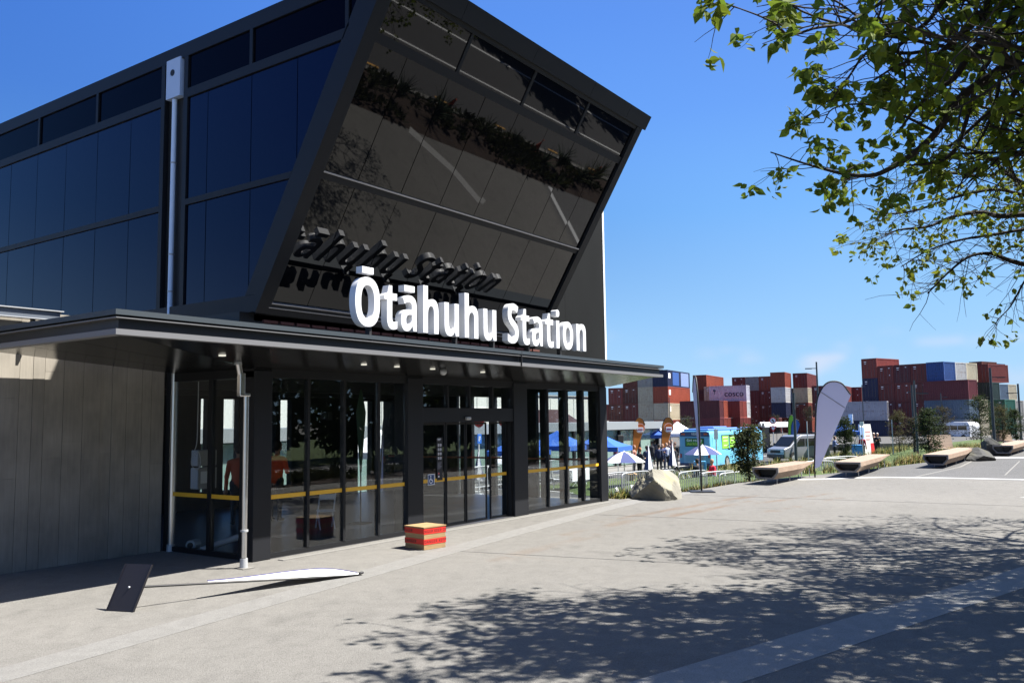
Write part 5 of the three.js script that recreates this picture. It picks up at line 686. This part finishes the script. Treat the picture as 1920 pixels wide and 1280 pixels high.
// pavilion behind, warehouse, house
{
  const o = thing('glass_pavilion', 'long low glazed pavilion with pale grey roof fascia behind the tents', 'building'); const x0 = -4, x1 = 40.4, z0 = -17, z1 = -23; mesh('fascia', [span(x0, x1, 1.47, 2.0, z1, z0)], std([.22, .24, .25], .6), o); mesh('floor', [span(x0, x1, -1.22, -1.08, z1, z0)], M.kerb, o); mesh('rear_wall', [span(x0, x1 - .3, -1.08, 1.47, z1 + .1, z1 + .3)], std([.30, .38, .36], .8), o); for (let x = x0 + .2; x < x1; x += 3.1) { mesh('column', [span(x, x + .18, -1.08, 1.47, z0 - .5, z0 - .3)], M.frame, o); if (x + 3.1 < x1) mesh('pane', [span(x + .2, x + 3.0, -1.0, 1.4, z0 - .46, z0 - .44)], phys([.62, .80, .76], .03, { transmission: .75, thickness: 0 }), o); } mesh('end_wall', [span(x1 - .25, x1 - .1, -1.08, 1.47, z1, z0 - .6)], M.frame, o);
  const w = thing('warehouse', 'very long white ribbed warehouse behind the lobby and pavilion', 'building'); mesh('wall', [span(-60, 108, -1.3, 6.0, -66, -62)], std([.60, .60, .55], .8), w); const rib = []; for (let x = -59; x < 107; x += 2.4) rib.push(span(x, x + .12, -1.2, 5.95, -62, -61.94)); const rm = mesh('cladding_rib', rib, std([.5, .5, .46], .8), w); rm.userData.kind = 'stuff'; mesh('roof', [span(-60.3, 108.3, 6.0, 6.16, -66.3, -61.8)], std([.4, .4, .39], .7), w); mesh('skirting', [span(-60, 108, -1.3, -.2, -61.93, -61.85)], std([.16, .17, .18], .8), w);
  const h = thing('house', 'small cream house with maroon hipped roof seen through the right glass panes', 'house', V(onZ(1030, 790, -44).x, -1.2, -44), .1); h.scale.setScalar(.8); mesh('wall', [bx(7.5, 3.4, 6, 0, 1.7, 0)], std([.45, .38, .22], .8), h); const rf = new THREE.CylinderGeometry(2.0, 6.1, 2.4, 4).rotateY(Math.PI / 4).scale(1.05, 1, .9).translate(0, 4.6, 0); mesh('roof', [rf.toNonIndexed()], std([.035, .011, .014], .85), h); mesh('window', [bx(3.6, 1.5, .08, -.6, 2.0, 3.02)], std([.30, .29, .32], .4), h); mesh('window_frame', [bx(3.8, .1, .12, -.6, 2.8, 3.03), bx(3.8, .1, .12, -.6, 1.2, 3.03)], M.whitePaint, h);
}
{ // red balloons beyond the door head
  const m = phys([.35, .01, .02], .15); [[879, .0], [898, .04], [944, .05], [957, .02]].forEach(([u, dy], i) => { const p = onZ(u, 797, -13.8); const o = thing('balloon', `shiny red balloon under the pavilion roof, ${ORD[i]} from the left`, 'balloon', V(p.x, 2.13 + dy, p.z)); mesh('skin', [new THREE.SphereGeometry(.26, 20, 14).scale(1, 1.1, 1)], m, o); mesh('knot', [new THREE.ConeGeometry(.03, .05, 8).translate(0, -.3, 0)], m, o); mesh('string', [bar(V(0, -.3, 0), V(.02, -2.9, 0), .004, .004, 4)], M.white, o); }); }
{ // inside the lobby: white service boxes, cord, duct
  const a = onZ(373, 880, -2.9); const o = thing('service_box', 'pale grey service boxes stacked behind the end glass with a notice', 'box', V(a.x, 0, a.z)); mesh('upper_box', [rbox(.42, .3, .22, .02, .1, 1.56, 0)], std([.34, .34, .33], .6), o); mesh('lower_box', [rbox(.42, .4, .24, .02, .1, 1.18, 0)], std([.34, .34, .33], .6), o); mesh('notice', [bx(.22, .22, .005, .06, 1.2, .123)], M.whitePaint, o);
  const q = onZ(372, 700, -2.6); const c = thing('hanging_cord', 'pale cord hanging in a loop from the ceiling behind the end glass', 'cord', V(q.x, 0, q.z)); mesh('cord', [tube([V(0, 3.1, 0), V(0, 2.3, 0), V(-.02, 1.8, 0), V(-.1, 1.62, 0), V(-.12, 1.45, .02), V(0, 1.36, .02), V(.08, 1.5, 0), V(.02, 1.7, 0), V(-.06, 1.6, .02)], .009, 6, 60)], std([.5, .5, .48], .8), c);
  const d = onZ(430, 1015, -1.2); const e = thing('white_duct', 'white plastic duct lying tilted on the floor behind the end glass', 'duct', V(0, 0, 0)); mesh('pipe', [bar(V(d.x - .35, .06, -1.5), V(d.x + .45, .32, -1.1), .055, .055, 14)], std([.5, .5, .5], .6), e);
  const t = onZ(362, 1018, -2.0); const g = thing('canister', 'small silver canister lying on the floor behind the end glass', 'canister', V(t.x, .1, t.z), .5); mesh('body', [new THREE.CylinderGeometry(.09, .09, .22, 20).rotateZ(Math.PI / 2)], M.galv, g); mesh('cap', [new THREE.CylinderGeometry(.05, .05, .26, 16).rotateZ(Math.PI / 2)], M.black, g);
  const s = onZ(612, 780, -5); const k = thing('speaker_box', 'small dark camera box hanging inside the lobby', 'camera', V(s.x, s.y, s.z), .4); mesh('housing', [rbox(.3, .2, .2, .02)], M.black, k); mesh('bracket', [bar(V(0, .1, 0), V(0, 3.1 - s.y, 0), .015)], M.black, k);
}
// traffic cones in the bed across the plaza (mirrored in the leaning glass)
{ const P = new THREE.Group(); mesh('cone', [cyl(.15, .035, .72, 0, .04, 0, 20)], M.hivis, P); mesh('base', [rbox(.4, .05, .4, .01, 0, .025, 0)], M.hivis, P); mesh('band', [cyl(.108, .083, .14, 0, .3, 0, 20)], M.whitePaint, P); [[6.5, 14.3], [13, 14.3], [18.7, 14.3]].forEach(([x, z], i) => { const o = P.clone(); o.name = numbered('traffic_cone'); o.userData = { label: `orange traffic cone at the kerb mirrored in the leaning glass, ${['left', 'middle', 'right'][i]} one`, category: 'traffic cone', group: 'traffic cones' }; o.position.set(x, .02, z); scene.add(o); }); }
// ---------------------------------------------------------------- plants
const leafMat = k => new THREE.MeshPhysicalMaterial({ color: C(...k), roughness: .85, specularIntensity: .25, transmission: .5, thickness: 0, side: THREE.DoubleSide, vertexColors: true });
const leafGeo = (w, l, fold = .25) => { const P = [0, 0, 0, -w * .42, fold * w * .5, l * .24, -w * .46, fold * w * .45, l * .52, 0, 0, l * .4, w * .42, fold * w * .5, l * .24, w * .46, fold * w * .45, l * .52, 0, -fold * w * .5, l]; const I = [0, 3, 1, 1, 3, 2, 2, 3, 6, 0, 4, 3, 4, 5, 3, 5, 6, 3]; const g = new THREE.BufferGeometry(); g.setAttribute('position', new THREE.Float32BufferAttribute(P, 3)); g.setIndex(I); const o = g.toNonIndexed(); o.computeVertexNormals(); return o; };
class Leaves { constructor(w, l) { this.g = leafGeo(w, l); this.p = []; this.n = []; this.c = []; }
  add(pos, q, s, tint) { const a = this.g.attributes.position, b = this.g.attributes.normal, v = V(0, 0, 0); for (let i = 0; i < a.count; i++) { v.set(a.getX(i) * s, a.getY(i) * s, a.getZ(i) * s).applyQuaternion(q).add(pos); this.p.push(v.x, v.y, v.z); v.set(b.getX(i), b.getY(i), b.getZ(i)).applyQuaternion(q); this.n.push(v.x, v.y, v.z); this.c.push(...tint); } }
  build() { const g = new THREE.BufferGeometry(); g.setAttribute('position', new THREE.Float32BufferAttribute(this.p, 3)); g.setAttribute('normal', new THREE.Float32BufferAttribute(this.n, 3)); g.setAttribute('color', new THREE.Float32BufferAttribute(this.c, 3)); return g; } }
const qd = (d, roll = 0) => new THREE.Quaternion().setFromUnitVectors(V(0, 0, 1), d.clone().normalize()).multiply(new THREE.Quaternion().setFromAxisAngle(V(0, 0, 1), roll));
const rdir = (y0 = -1, y1 = 1) => { const a = rr(0, Math.PI * 2), y = rr(y0, y1), r = Math.sqrt(Math.max(0, 1 - y * y)); return V(Math.cos(a) * r, y, Math.sin(a) * r); };
function tints() { const k = rr(.7, 1.25), y = rr(-.12, .25); return [k * (1 + y), k * (1 + y * .25), k * (1 - Math.max(0, y))]; }
function twigs(L, pts, wood, o) {              // side shoots along a limb, each ending in a cluster of leaves
  for (let i = o.from ?? 1; i < pts.length; i++) { const t = i / (pts.length - 1); const n = Math.round(o.n * (.6 + .8 * rnd()));
    for (let k = 0; k < n; k++) { const a = pts[i - 1].clone().lerp(pts[i], rnd()); const ax = pts[i].clone().sub(pts[i - 1]).normalize(); let d = ax.multiplyScalar(rr(.1, .7)).add(rdir(-.75, .7)).normalize(); const len = o.len * rr(.45, 1.25), P = [a]; const m = 4; let p = a.clone(), dd = d.clone(); for (let j = 0; j < m; j++) { dd.add(rdir().multiplyScalar(.28)).add(V(0, -.05 * o.droop, 0)).normalize(); p = p.clone().addScaledVector(dd, len / m); P.push(p); }
      wood.push(taper(P, o.r * rr(.7, 1.1), o.r * .35, 4)); if (rnd() < o.leafy) cluster(L, P, o); 
      if (rnd() < .6) { const b = P[2], Q = [b]; let e = dd.clone().add(rdir().multiplyScalar(.9)).normalize(), q = b.clone(); for (let j = 0; j < 3; j++) { e.add(rdir().multiplyScalar(.25)).normalize(); q = q.clone().addScaledVector(e, len * .2); Q.push(q); } wood.push(taper(Q, o.r * .55, o.r * .25, 4)); if (rnd() < o.leafy) cluster(L, Q, o); } } }
}
function cluster(L, P, o) { const e = P.at(-1), n = Math.round(o.leaves * rr(.5, 1.4)); for (let j = 0; j < n; j++) { const b = rnd() < .7 ? e.clone() : P[P.length - 2].clone().lerp(e, rnd()); const d = rdir(-.9, .45).add(V(0, -.35, 0)).normalize(); b.addScaledVector(rdir(), o.spread * Math.cbrt(rnd())); (o.sink || ((p, q, s, t) => L.add(p, q, s, t)))(b, qd(d, rr(0, 6.28)), rr(.65, 1.25), tints()); } }
function grow(L, wood, start, dir, len, r, level, o) {
  const P = [start]; let p = start.clone(), d = dir.clone(); const m = 6; for (let i = 0; i < m; i++) { d.add(rdir().multiplyScalar(.17)).add(V(0, level > 0 ? -.02 : .03, 0)).normalize(); p = p.clone().addScaledVector(d, len / m); P.push(p); } wood.push(taper(P, r, r * .45, level ? 5 : 8));
  if (level >= o.levels) { twigs(L, P, wood, o); return; }
  const n = o.split; for (let k = 0; k < n; k++) { const i = 2 + Math.floor(rnd() * 5), b = P[Math.min(m, i)]; grow(L, wood, b, d.clone().add(rdir(-.35, .6).multiplyScalar(1.0)).normalize(), len * rr(.5, .78), r * .5, level + 1, o); } if (level < o.levels) grow(L, wood, p, d.clone(), len * .6, r * .45, level + 1, o);
}
// the big tree whose branches hang over the plaza close by
{
  reseed(4242); const T = thing('tree', 'big tree close by, long dark branches with broad leaves hanging in from the upper right', 'tree', [0, 0, 0]);
  const L = new Leaves(.09, .132), wood = [], singles = []; const keep = (p, q, s, t) => { const v = p.clone().applyMatrix4(camera.matrixWorldInverse); const inF = v.z < 0 && Math.abs(v.x / -v.z) < .6 && Math.abs(v.y / -v.z) < .4; if (inF && singles.length < 280 && rnd() < .35 && v.z > -11.5) singles.push([p, q, s]); else L.add(p, q, s, t); };
  const trunk = [V(-7.4, -.05, 13.6), V(-7.5, 1.2, 13.55), V(-7.6, 2.6, 13.4), V(-7.7, 4.0, 13.1)]; const tw = [taper(trunk, .26, .19, 14)];
  const lim = (list, d0, d1, r0, r1, o, join_) => { const P = list.map(([u, v], i) => at(u, v, d0 + (d1 - d0) * i / (list.length - 1))); const s = new THREE.CatmullRomCurve3([...(join_ || []), ...P]).getPoints(list.length * 3 + (join_ ? 6 : 0)); wood.push(taper(s, r0, r1, 7)); twigs(L, s, wood, { ...o, sink: keep }); return s; };
  const o = { n: .58, len: .60, r: .007, droop: .4, leafy: .70, leaves: 9, spread: .10 };
  const crown = trunk.at(-1);
  const j = (y, x = 0, z = 0) => [crown.clone(), crown.clone().add(V(-.6 + x, y, -.5 + z))];
  lim([[1990, -90], [1920, 10], [1860, 65], [1820, 100], [1790, 145], [1755, 170], [1720, 200], [1690, 240]], 9.6, 9.6, .085, .012, o, j(1.4));
  lim([[2000, 20], [1920, 95], [1885, 125], [1840, 155], [1805, 180], [1780, 215], [1750, 255], [1710, 290], [1670, 315], [1640, 328], [1590, 327], [1540, 315], [1505, 305], [1445, 285]], 9.6, 10.6, .08, .008, { ...o, n: 1.25 }, j(.9));
  lim([[1900, 60], [1850, 120], [1830, 165], [1810, 235], [1790, 285], [1750, 305], [1700, 310]], 10.2, 10.4, .04, .01, o);
  lim([[1930, -60], [1860, 0], [1830, 40], [1790, 75], [1760, 100], [1720, 110], [1680, 125], [1640, 150]], 9.0, 9.0, .06, .009, { ...o, n: 1.1 }, j(1.9));
  lim([[1740, -60], [1660, 0], [1620, 25], [1575, 45], [1530, 52], [1480, 65], [1455, 45], [1425, 30], [1385, 15], [1360, 5]], 8.6, 7.3, .024, .004, { ...o, n: .62, len: .4 }, [crown.clone(), V(-9.2, 6.3, 12.0)]);
  lim([[1820, -80], [1770, 0], [1740, 40], [1700, 75], [1685, 90], [1697, 130], [1697, 190]], 9, 9.2, .03, .007, { ...o, n: .9, len: .5 });
  lim([[1760, 90], [1700, 100], [1640, 90], [1615, 110], [1595, 140], [1575, 165], [1560, 190]], 9.3, 9.2, .022, .006, { ...o, n: 1.0, len: .5 });
  lim([[1760, 250], [1690, 215], [1620, 195], [1560, 205], [1545, 230]], 10, 10.2, .018, .006, { ...o, n: .9, len: .45 });
  lim([[1930, 150], [1890, 190], [1850, 215], [1800, 260], [1760, 290], [1720, 330]], 10, 10.6, .04, .01, o, j(.5));
  lim([[1960, -30], [1900, 40], [1880, 110], [1870, 180], [1850, 240], [1830, 275]], 10.4, 11, .04, .012, { ...o, n: 1.0 });
  lim([[1960, 90], [1915, 150], [1890, 210], [1870, 260]], 10.8, 11.4, .04, .012, { ...o, n: 1.1 });
  // the rest of the crown, out of the picture: it throws the shade on the paving
  const thin = (p, q, s, t) => { const v = p.clone().applyMatrix4(camera.matrixWorldInverse); if (v.z < 0 && Math.abs(v.x / -v.z) < .6 && Math.abs(v.y / -v.z) < .4 && rnd() < .95) return; L.add(p, q, s, t); };
  const oc = { n: 1.6, len: .8, r: .012, droop: .1, leafy: 1, leaves: 11, spread: .24, levels: 2, split: 3, sink: thin };
  for (const [x, y, z, l] of [[-.75, .42, -.38, 3.0], [-.9, .30, .05, 3.1], [-.55, .7, .4, 2.9], [.5, .6, .5, 2.9], [.75, .5, -.35, 2.7], [-.1, .55, -.75, 2.4], [-1, .35, -.15, 3.4], [-.22, .85, -.30, 3.2], [-.38, .85, -.1, 3.2], [-.05, .9, -.25, 3.0]]) grow(L, wood, crown, V(x, y, z).normalize(), l, .085, 0, oc);
  mesh('trunk', [metreUV(join(tw))], M.bark, T); const w = mesh('branches', wood, M.bark, T);
  const lm = leafMat([.115, .165, .018]); const cr = mesh('crown', [L.build()], lm, T); cr.userData.kind = 'stuff'; const lg = leafGeo(.09, .132); const lms = [[.115, .165, .018], [.15, .20, .022], [.08, .12, .014]].map(k => { const m = leafMat(k); m.vertexColors = false; return m; }); singles.forEach(([p, q, s], i) => { const l = put('leaf', lg, lms[i % 3], T); l.position.copy(p); l.quaternion.copy(q); l.scale.setScalar(s); });
  console.log('near tree leaves', L.p.length / 9, 'singles', singles.length);
}
// the second tree, further along the planting bed, finer and thinner
{
  reseed(991); const T = thing('tree', 'second tree further off, thin drooping twigs with sparse yellow-green leaves at the right margin', 'tree', [0, 0, 0]); const L = new Leaves(.075, .11), wood = [];
  const trunk = [V(-1.9, -.05, 13.5), V(-2.0, 1.5, 13.45), V(-2.1, 3.0, 13.3), V(-2.2, 4.4, 13.1)], crown = trunk.at(-1);
  const o = { n: 2.5, len: .95, r: .0065, droop: .9, leafy: .26, leaves: 6, spread: .10 };
  const lim = (list, d, r0, r1, p, j) => { const P = list.map(([u, v], i) => at(u, v, d + (p.dd || 0) * i / list.length)); const s = new THREE.CatmullRomCurve3([...(j || []), ...P]).getPoints(list.length * 3 + (j ? 5 : 0)); wood.push(taper(s, r0, r1, 6)); twigs(L, s, wood, p); };
  const j = y => [crown.clone().add(V(0, y - .6, 0)), crown.clone().add(V(-.5, y, -.4))];
  lim([[1990, 390], [1920, 345], [1890, 325], [1860, 300], [1820, 280], [1790, 270], [1750, 285]], 14.2, .06, .012, { ...o, leafy: .65 }, j(1.6));
  lim([[2000, 405], [1920, 402], [1875, 405], [1840, 398], [1790, 405], [1740, 425], [1690, 430], [1660, 440]], 13.8, .07, .01, { ...o, leafy: .55 }, j(1.0));
  lim([[1990, 500], [1920, 495], [1885, 485], [1860, 475], [1820, 480], [1785, 505], [1740, 550]], 13.4, .06, .01, o, j(.4));
  lim([[1990, 370], [1920, 365], [1870, 355], [1790, 370], [1715, 395], [1660, 400], [1625, 390]], 14.6, .045, .009, { ...o, leafy: .75, n: 1.7 }, j(1.3));
  lim([[1960, 470], [1920, 530], [1895, 575], [1870, 600]], 13.4, .02, .006, { ...o, leafy: .35, n: 2.2, len: .7 });
  lim([[1920, 430], [1860, 440], [1800, 450], [1740, 470], [1690, 500]], 14, .03, .008, { ...o, leafy: .5 }); lim([[1900, 320], [1840, 330], [1780, 325], [1720, 340], [1670, 370]], 15, .03, .008, { ...o, leafy: .8, n: 1.6 });
  lim([[1960, 240], [1920, 260], [1870, 240], [1820, 250], [1770, 300]], 15.4, .04, .01, { ...o, leafy: .8, n: 2 }, j(2.4)); lim([[1960, 150], [1910, 180], [1880, 130], [1850, 90]], 15.8, .04, .01, { ...o, leafy: .8, n: 2.4 }, j(3.6));
  const oc = { n: 1.7, len: 1.1, r: .012, droop: .5, leafy: .8, leaves: 10, spread: .2, levels: 2, split: 3 };
  for (const [x, y, z, l] of [[-.9, .4, -.2, 3.0], [-.6, .7, .1, 3.0], [.2, .7, -.6, 2.8], [.55, .5, -.5, 2.8], [-.3, .5, .6, 2.6], [-.8, .25, .3, 3.0]]) grow(L, wood, crown, V(x, y, z).normalize(), l, .09, 0, oc);
  mesh('trunk', [metreUV(taper(trunk, .24, .17, 14))], M.bark, T); mesh('branches', wood, M.bark, T); const cr = mesh('crown', [L.build()], leafMat([.15, .19, .025]), T); cr.userData.kind = 'stuff'; console.log('second tree leaves', L.p.length / 9);
}
// saplings along the bank and lawn
const sapMats = [[.035, .055, .02], [.05, .065, .026], [.075, .07, .03], [.055, .05, .03]].map(leafMat);
function sapling(label, p, H, R, seed, mi, dens = 1, trunkH = .35) {
  reseed(seed); const T = thing('sapling', label, 'sapling', p), L = new Leaves(.05, .1), wood = []; wood.push(taper([V(0, -.1, 0), V(rr(-.04, .04), H * .35, rr(-.04, .04)), V(rr(-.08, .08), H * .7, rr(-.08, .08)), V(0, H * .95, 0)], .035, .01, 7));
  const n = Math.round(95 * dens); for (let i = 0; i < n; i++) { const t = trunkH + (1 - trunkH) * Math.pow(rnd(), .8), y = H * t, env = R * Math.pow(Math.sin(Math.PI * clamp((t - trunkH + .12) / (1.2 - trunkH), 0, 1)), .7) * rr(.55, 1.15); const d = rdir(-.2, .6), a = V(0, y * .92, 0), e = V(d.x * env, y + d.y * env * .6, d.z * env); const P = [a, a.clone().lerp(e, .5).add(V(0, .04, 0)), e]; wood.push(taper(P, .009, .004, 4)); for (let k = 0; k < 20; k++) { const b = a.clone().lerp(e, rr(.35, 1.08)).addScaledVector(rdir(), .15 * Math.cbrt(rnd())); L.add(b, qd(rdir(-.4, .9), rr(0, 6.3)), rr(.6, 1.25), tints()); } }
  mesh('trunk', wood, M.bark, T); const c = mesh('crown', [L.build()], sapMats[mi], T); c.userData.kind = 'stuff'; return T;
}
{
  const on = (u, d) => { const p = at(u, 850, d); p.y = landY(p.x, p.z); return p; };
  const a = onY(1407, 915); const pa = at(1407, 905, 29.6); pa.y = -.3; sapling('glossy dark green sapling in front of the bus', pa, 2.2, .68, 3, 1, 1.7, .2);
  sapling('dark sapling right of the white feather flag', on(1585, 47), 2.5, .62, 5, 0, 1.5, .15); sapling('tall dark green sapling behind the third bench', on(1744, 45), 2.55, .8, 7, 0, 1.9, .1); sapling('brownish thin sapling behind the tall dark green one', on(1772, 60), 3.0, 1.0, 9, 3, 1.1, .15); sapling('dark broad sapling left of the big lamp post', on(1842, 60), 3.5, 1.3, 11, 0, 2.0, .12); sapling('yellowish sapling right of the big lamp post', on(1884, 66), 2.9, 1.0, 13, 2, 1.4, .1); sapling('dark narrow sapling near the right margin', on(1908, 64), 2.5, .7, 15, 0, 1.4, .1); sapling('olive loose sapling left of the lamp post in the clump', on(1688, 66), 3.2, .9, 17, 2, 1.1, .2); sapling('small bushy sapling at the left foot of the clump', on(1716, 60), 2.4, .7, 19, 3, 1.0, .15); sapling('distant grey-green tree left of the edge-on flag', low(1288, 88), 3.6, 1.2, 21, 1, 1.1, .2); sapling('small distant tree under the wide red stack', low(1458, 100), 3.7, .7, 25, 3, .6, .6); sapling('small distant tree in front of the red containers', low(1520, 100), 4.6, .7, 27, 3, .6, .65);
}
{ // grasses on the bank: clumps of narrow blades
  reseed(808); const bl = []; const P = [], N = [], Cc = []; const blade = (x, y, z, h, w, lean, a, t) => { const dx = Math.cos(a), dz = Math.sin(a); const pts = [[0, 0], [.5, .25], [1, 1]]; let prev; for (const [q, s] of pts) { const c = V(x + dx * lean * s, y + h * q, z + dz * lean * s), ww = w * (1 - q * .9); const l = V(c.x - dz * ww, c.y, c.z + dx * ww), r = V(c.x + dz * ww, c.y, c.z - dx * ww); if (prev) { for (const v of [prev[0], prev[1], r, prev[0], r, l]) { P.push(v.x, v.y, v.z); N.push(dx * .3, .9, dz * .3); Cc.push(...t); } } prev = [l, r]; } };
  const clump = (x, z, n, h, cols, sp) => { for (let i = 0; i < n; i++) { const bx_ = x + rr(-sp, sp), bz = z + rr(-sp, sp), k = rr(.7, 1.3), c = cols[Math.floor(rnd() * cols.length)]; blade(bx_, landY(bx_, bz) - .02, bz, h * rr(.6, 1.2), .012, h * rr(.2, .7), rr(0, 6.28), c.map(q => q * k)); } };
  const G = [.075, .11, .022], Yl = [.21, .17, .04], Br = [.15, .10, .04], Gr = [.05, .075, .02], Pale = [.23, .21, .11];
  for (let i = 0; i < 150; i++) { const x = rr(.6, 9.8), w = rr(.08, 2.2); clump(x, edgeZ(x) - w, 26, rr(.10, .24), [G, Yl, Br, Gr, Pale], .13); }
  for (let i = 0; i < 60; i++) { const x = rr(.6, 2.2), w = rr(.05, .9); clump(x, edgeZ(x) - w, 26, rr(.2, .36), [G, Yl, Gr], .12); }
  for (let i = 0; i < 230; i++) { const x = rr(14.5, 46), w = rr(.1, 1.5 + .5 * Math.sin(x)); clump(x, edgeZ(x) - w, 26, rr(.22, .48), [Yl, Br, Pale, G], .2); }
  for (let i = 0; i < 260; i++) { const x = rr(22, 64), w = lowW(x) * rr(.5, 1.0); clump(x, edgeZ(x) - w, 24, rr(.3, .62), [Yl, G, Pale, Gr], .35); }
  for (let i = 0; i < 2600; i++) { const x = rr(9.8, 60), w = rr(.2, 1) * lowW(x); clump(x, edgeZ(x) - w, 5, .07, [G, [.12, .18, .04]], .25); }
  const g = new THREE.BufferGeometry(); g.setAttribute('position', new THREE.Float32BufferAttribute(P, 3)); g.setAttribute('normal', new THREE.Float32BufferAttribute(N, 3)); g.setAttribute('color', new THREE.Float32BufferAttribute(Cc, 3)); const o = mesh('bank_grass', [g], std([1, 1, 1], .9, { vertexColors: true, side: THREE.DoubleSide })); tag(o, 'yellow and green tufted grasses along the plaza edge and lawn', 'grass'); o.userData.kind = 'stuff';
}
{ // low dark ground cover that fills the bed
  reseed(707); const L = new Leaves(.16, .34); for (let i = 0; i < 9000; i++) { const x = rr(-9, 46), z = rr(12.3, 14.4), k = fbm(x * .5, z * .9, 4, 3); if (k < .46) continue; L.add(V(x, rr(.0, .12) + .5 * (k - .46), z), qd(V(rr(-.6, .6), rr(.4, 1), rr(-.6, .6)), rr(0, 6)), rr(.5, 1.3), tints()); }
  const o = mesh('ground_cover', [L.build()], leafMat([.035, .04, .018])); tag(o, 'low dark ground cover plants filling the mulch bed mirrored in the glass', 'ground cover'); o.userData.kind = 'stuff'; }
{ // sword-leaved plants in the bed on the near side (mirrored in the glass)
  reseed(66); const mk = (seed) => { reseed(seed); const g = []; for (let i = 0; i < 46; i++) { const a = rr(0, 6.28), t = rr(.15, 1), h = rr(.7, 1.35), P = []; for (let k = 0; k <= 5; k++) { const q = k / 5; P.push(V(Math.cos(a) * t * .8 * q * q, h * q * (1 - .25 * t * q), Math.sin(a) * t * .8 * q * q)); } g.push(taper(P, .035, .004, 3)); } return join(g); };
  const m = [std([.04, .065, .025], .6), std([.075, .085, .03], .6)], gs = [mk(1), mk(2)]; const names = ['first', 'second', 'third', 'fourth', 'fifth', 'sixth', 'seventh', 'eighth', 'ninth', 'tenth', 'eleventh', 'twelfth', 'thirteenth', 'fourteenth'];
  [[3.0, 13.6, 1], [5.1, 13.4, 1.2], [8.4, 13.5, 1], [10.6, 13.8, .8], [12.8, 13.2, 1], [14.6, 13.7, 1.2], [16.4, 13.2, 1.2], [18.2, 13.8, 1.3], [20, 13.3, 1.2], [22, 13.7, 1.2], [1.2, 13.2, .8], [-1.8, 13.6, .8]].forEach(([x, z, s], i) => { const o = thing('flax_plant', `sword-leaved flax plant in the mulch bed mirrored in the station glass, ${names[i]} planted`, 'plant', V(x, .02, z), i * 1.3, 'flax plants in the mulch bed'); o.scale.setScalar(s); put('leaves', gs[i % 2], m[(i >> 1) % 2], o); });
}
{ // row of dark trees across the road: the ground-floor glass mirrors them
  reseed(321); const P = new THREE.Group(), L = new Leaves(.42, .55), wood = [taper([V(0, -.2, 0), V(.1, 2, 0), V(0, 5, .1), V(0, 9, 0)], .28, .06, 9)]; for (let i = 0; i < 26; i++) { const h = rr(1.6, 8.5), d = rdir(0, .5), R = 3.4 * Math.sin(Math.PI * clamp((h - .2) / 10, .1, 1)); wood.push(taper([V(0, h, 0), V(d.x * R * .5, h + .5, d.z * R * .5), V(d.x * R, h + d.y * R, d.z * R)], .07, .02, 5)); }
  for (let i = 0; i < 3400; i++) { const y = rr(.7, 11), R = 4.0 * Math.pow(Math.sin(Math.PI * clamp((y + .8) / 12.2, 0, 1)), .6) * (.8 + .4 * fbm(y, i * .01, 3, 2)), d = rdir(-.1, .1), r = R * Math.sqrt(rr(.15, 1)); L.add(V(d.x * r, y + rr(-.3, .3), d.z * r), qd(rdir(), rr(0, 6)), rr(.6, 1.3), tints()); }
  mesh('trunk', wood, M.bark, P); const c = mesh('crown', [L.build()], leafMat([.035, .055, .014]), P); c.userData.kind = 'stuff';
  for (let i = 0; i < 15; i++) { const o = P.clone(); o.name = numbered('roadside_tree'); o.userData = { label: `dense dark tree across the road mirrored in the ground-floor glass, number ${i + 1} along the row`, category: 'tree', group: 'roadside trees across the road' }; o.position.set(-26 + i * 6.2 + rr(-1, 1), -.1, 28 + rr(-1.5, 2)); o.rotation.y = i * 1.7; o.scale.setScalar(rr(.9, 1.15)); scene.add(o); } }
renderer.render(scene, camera);
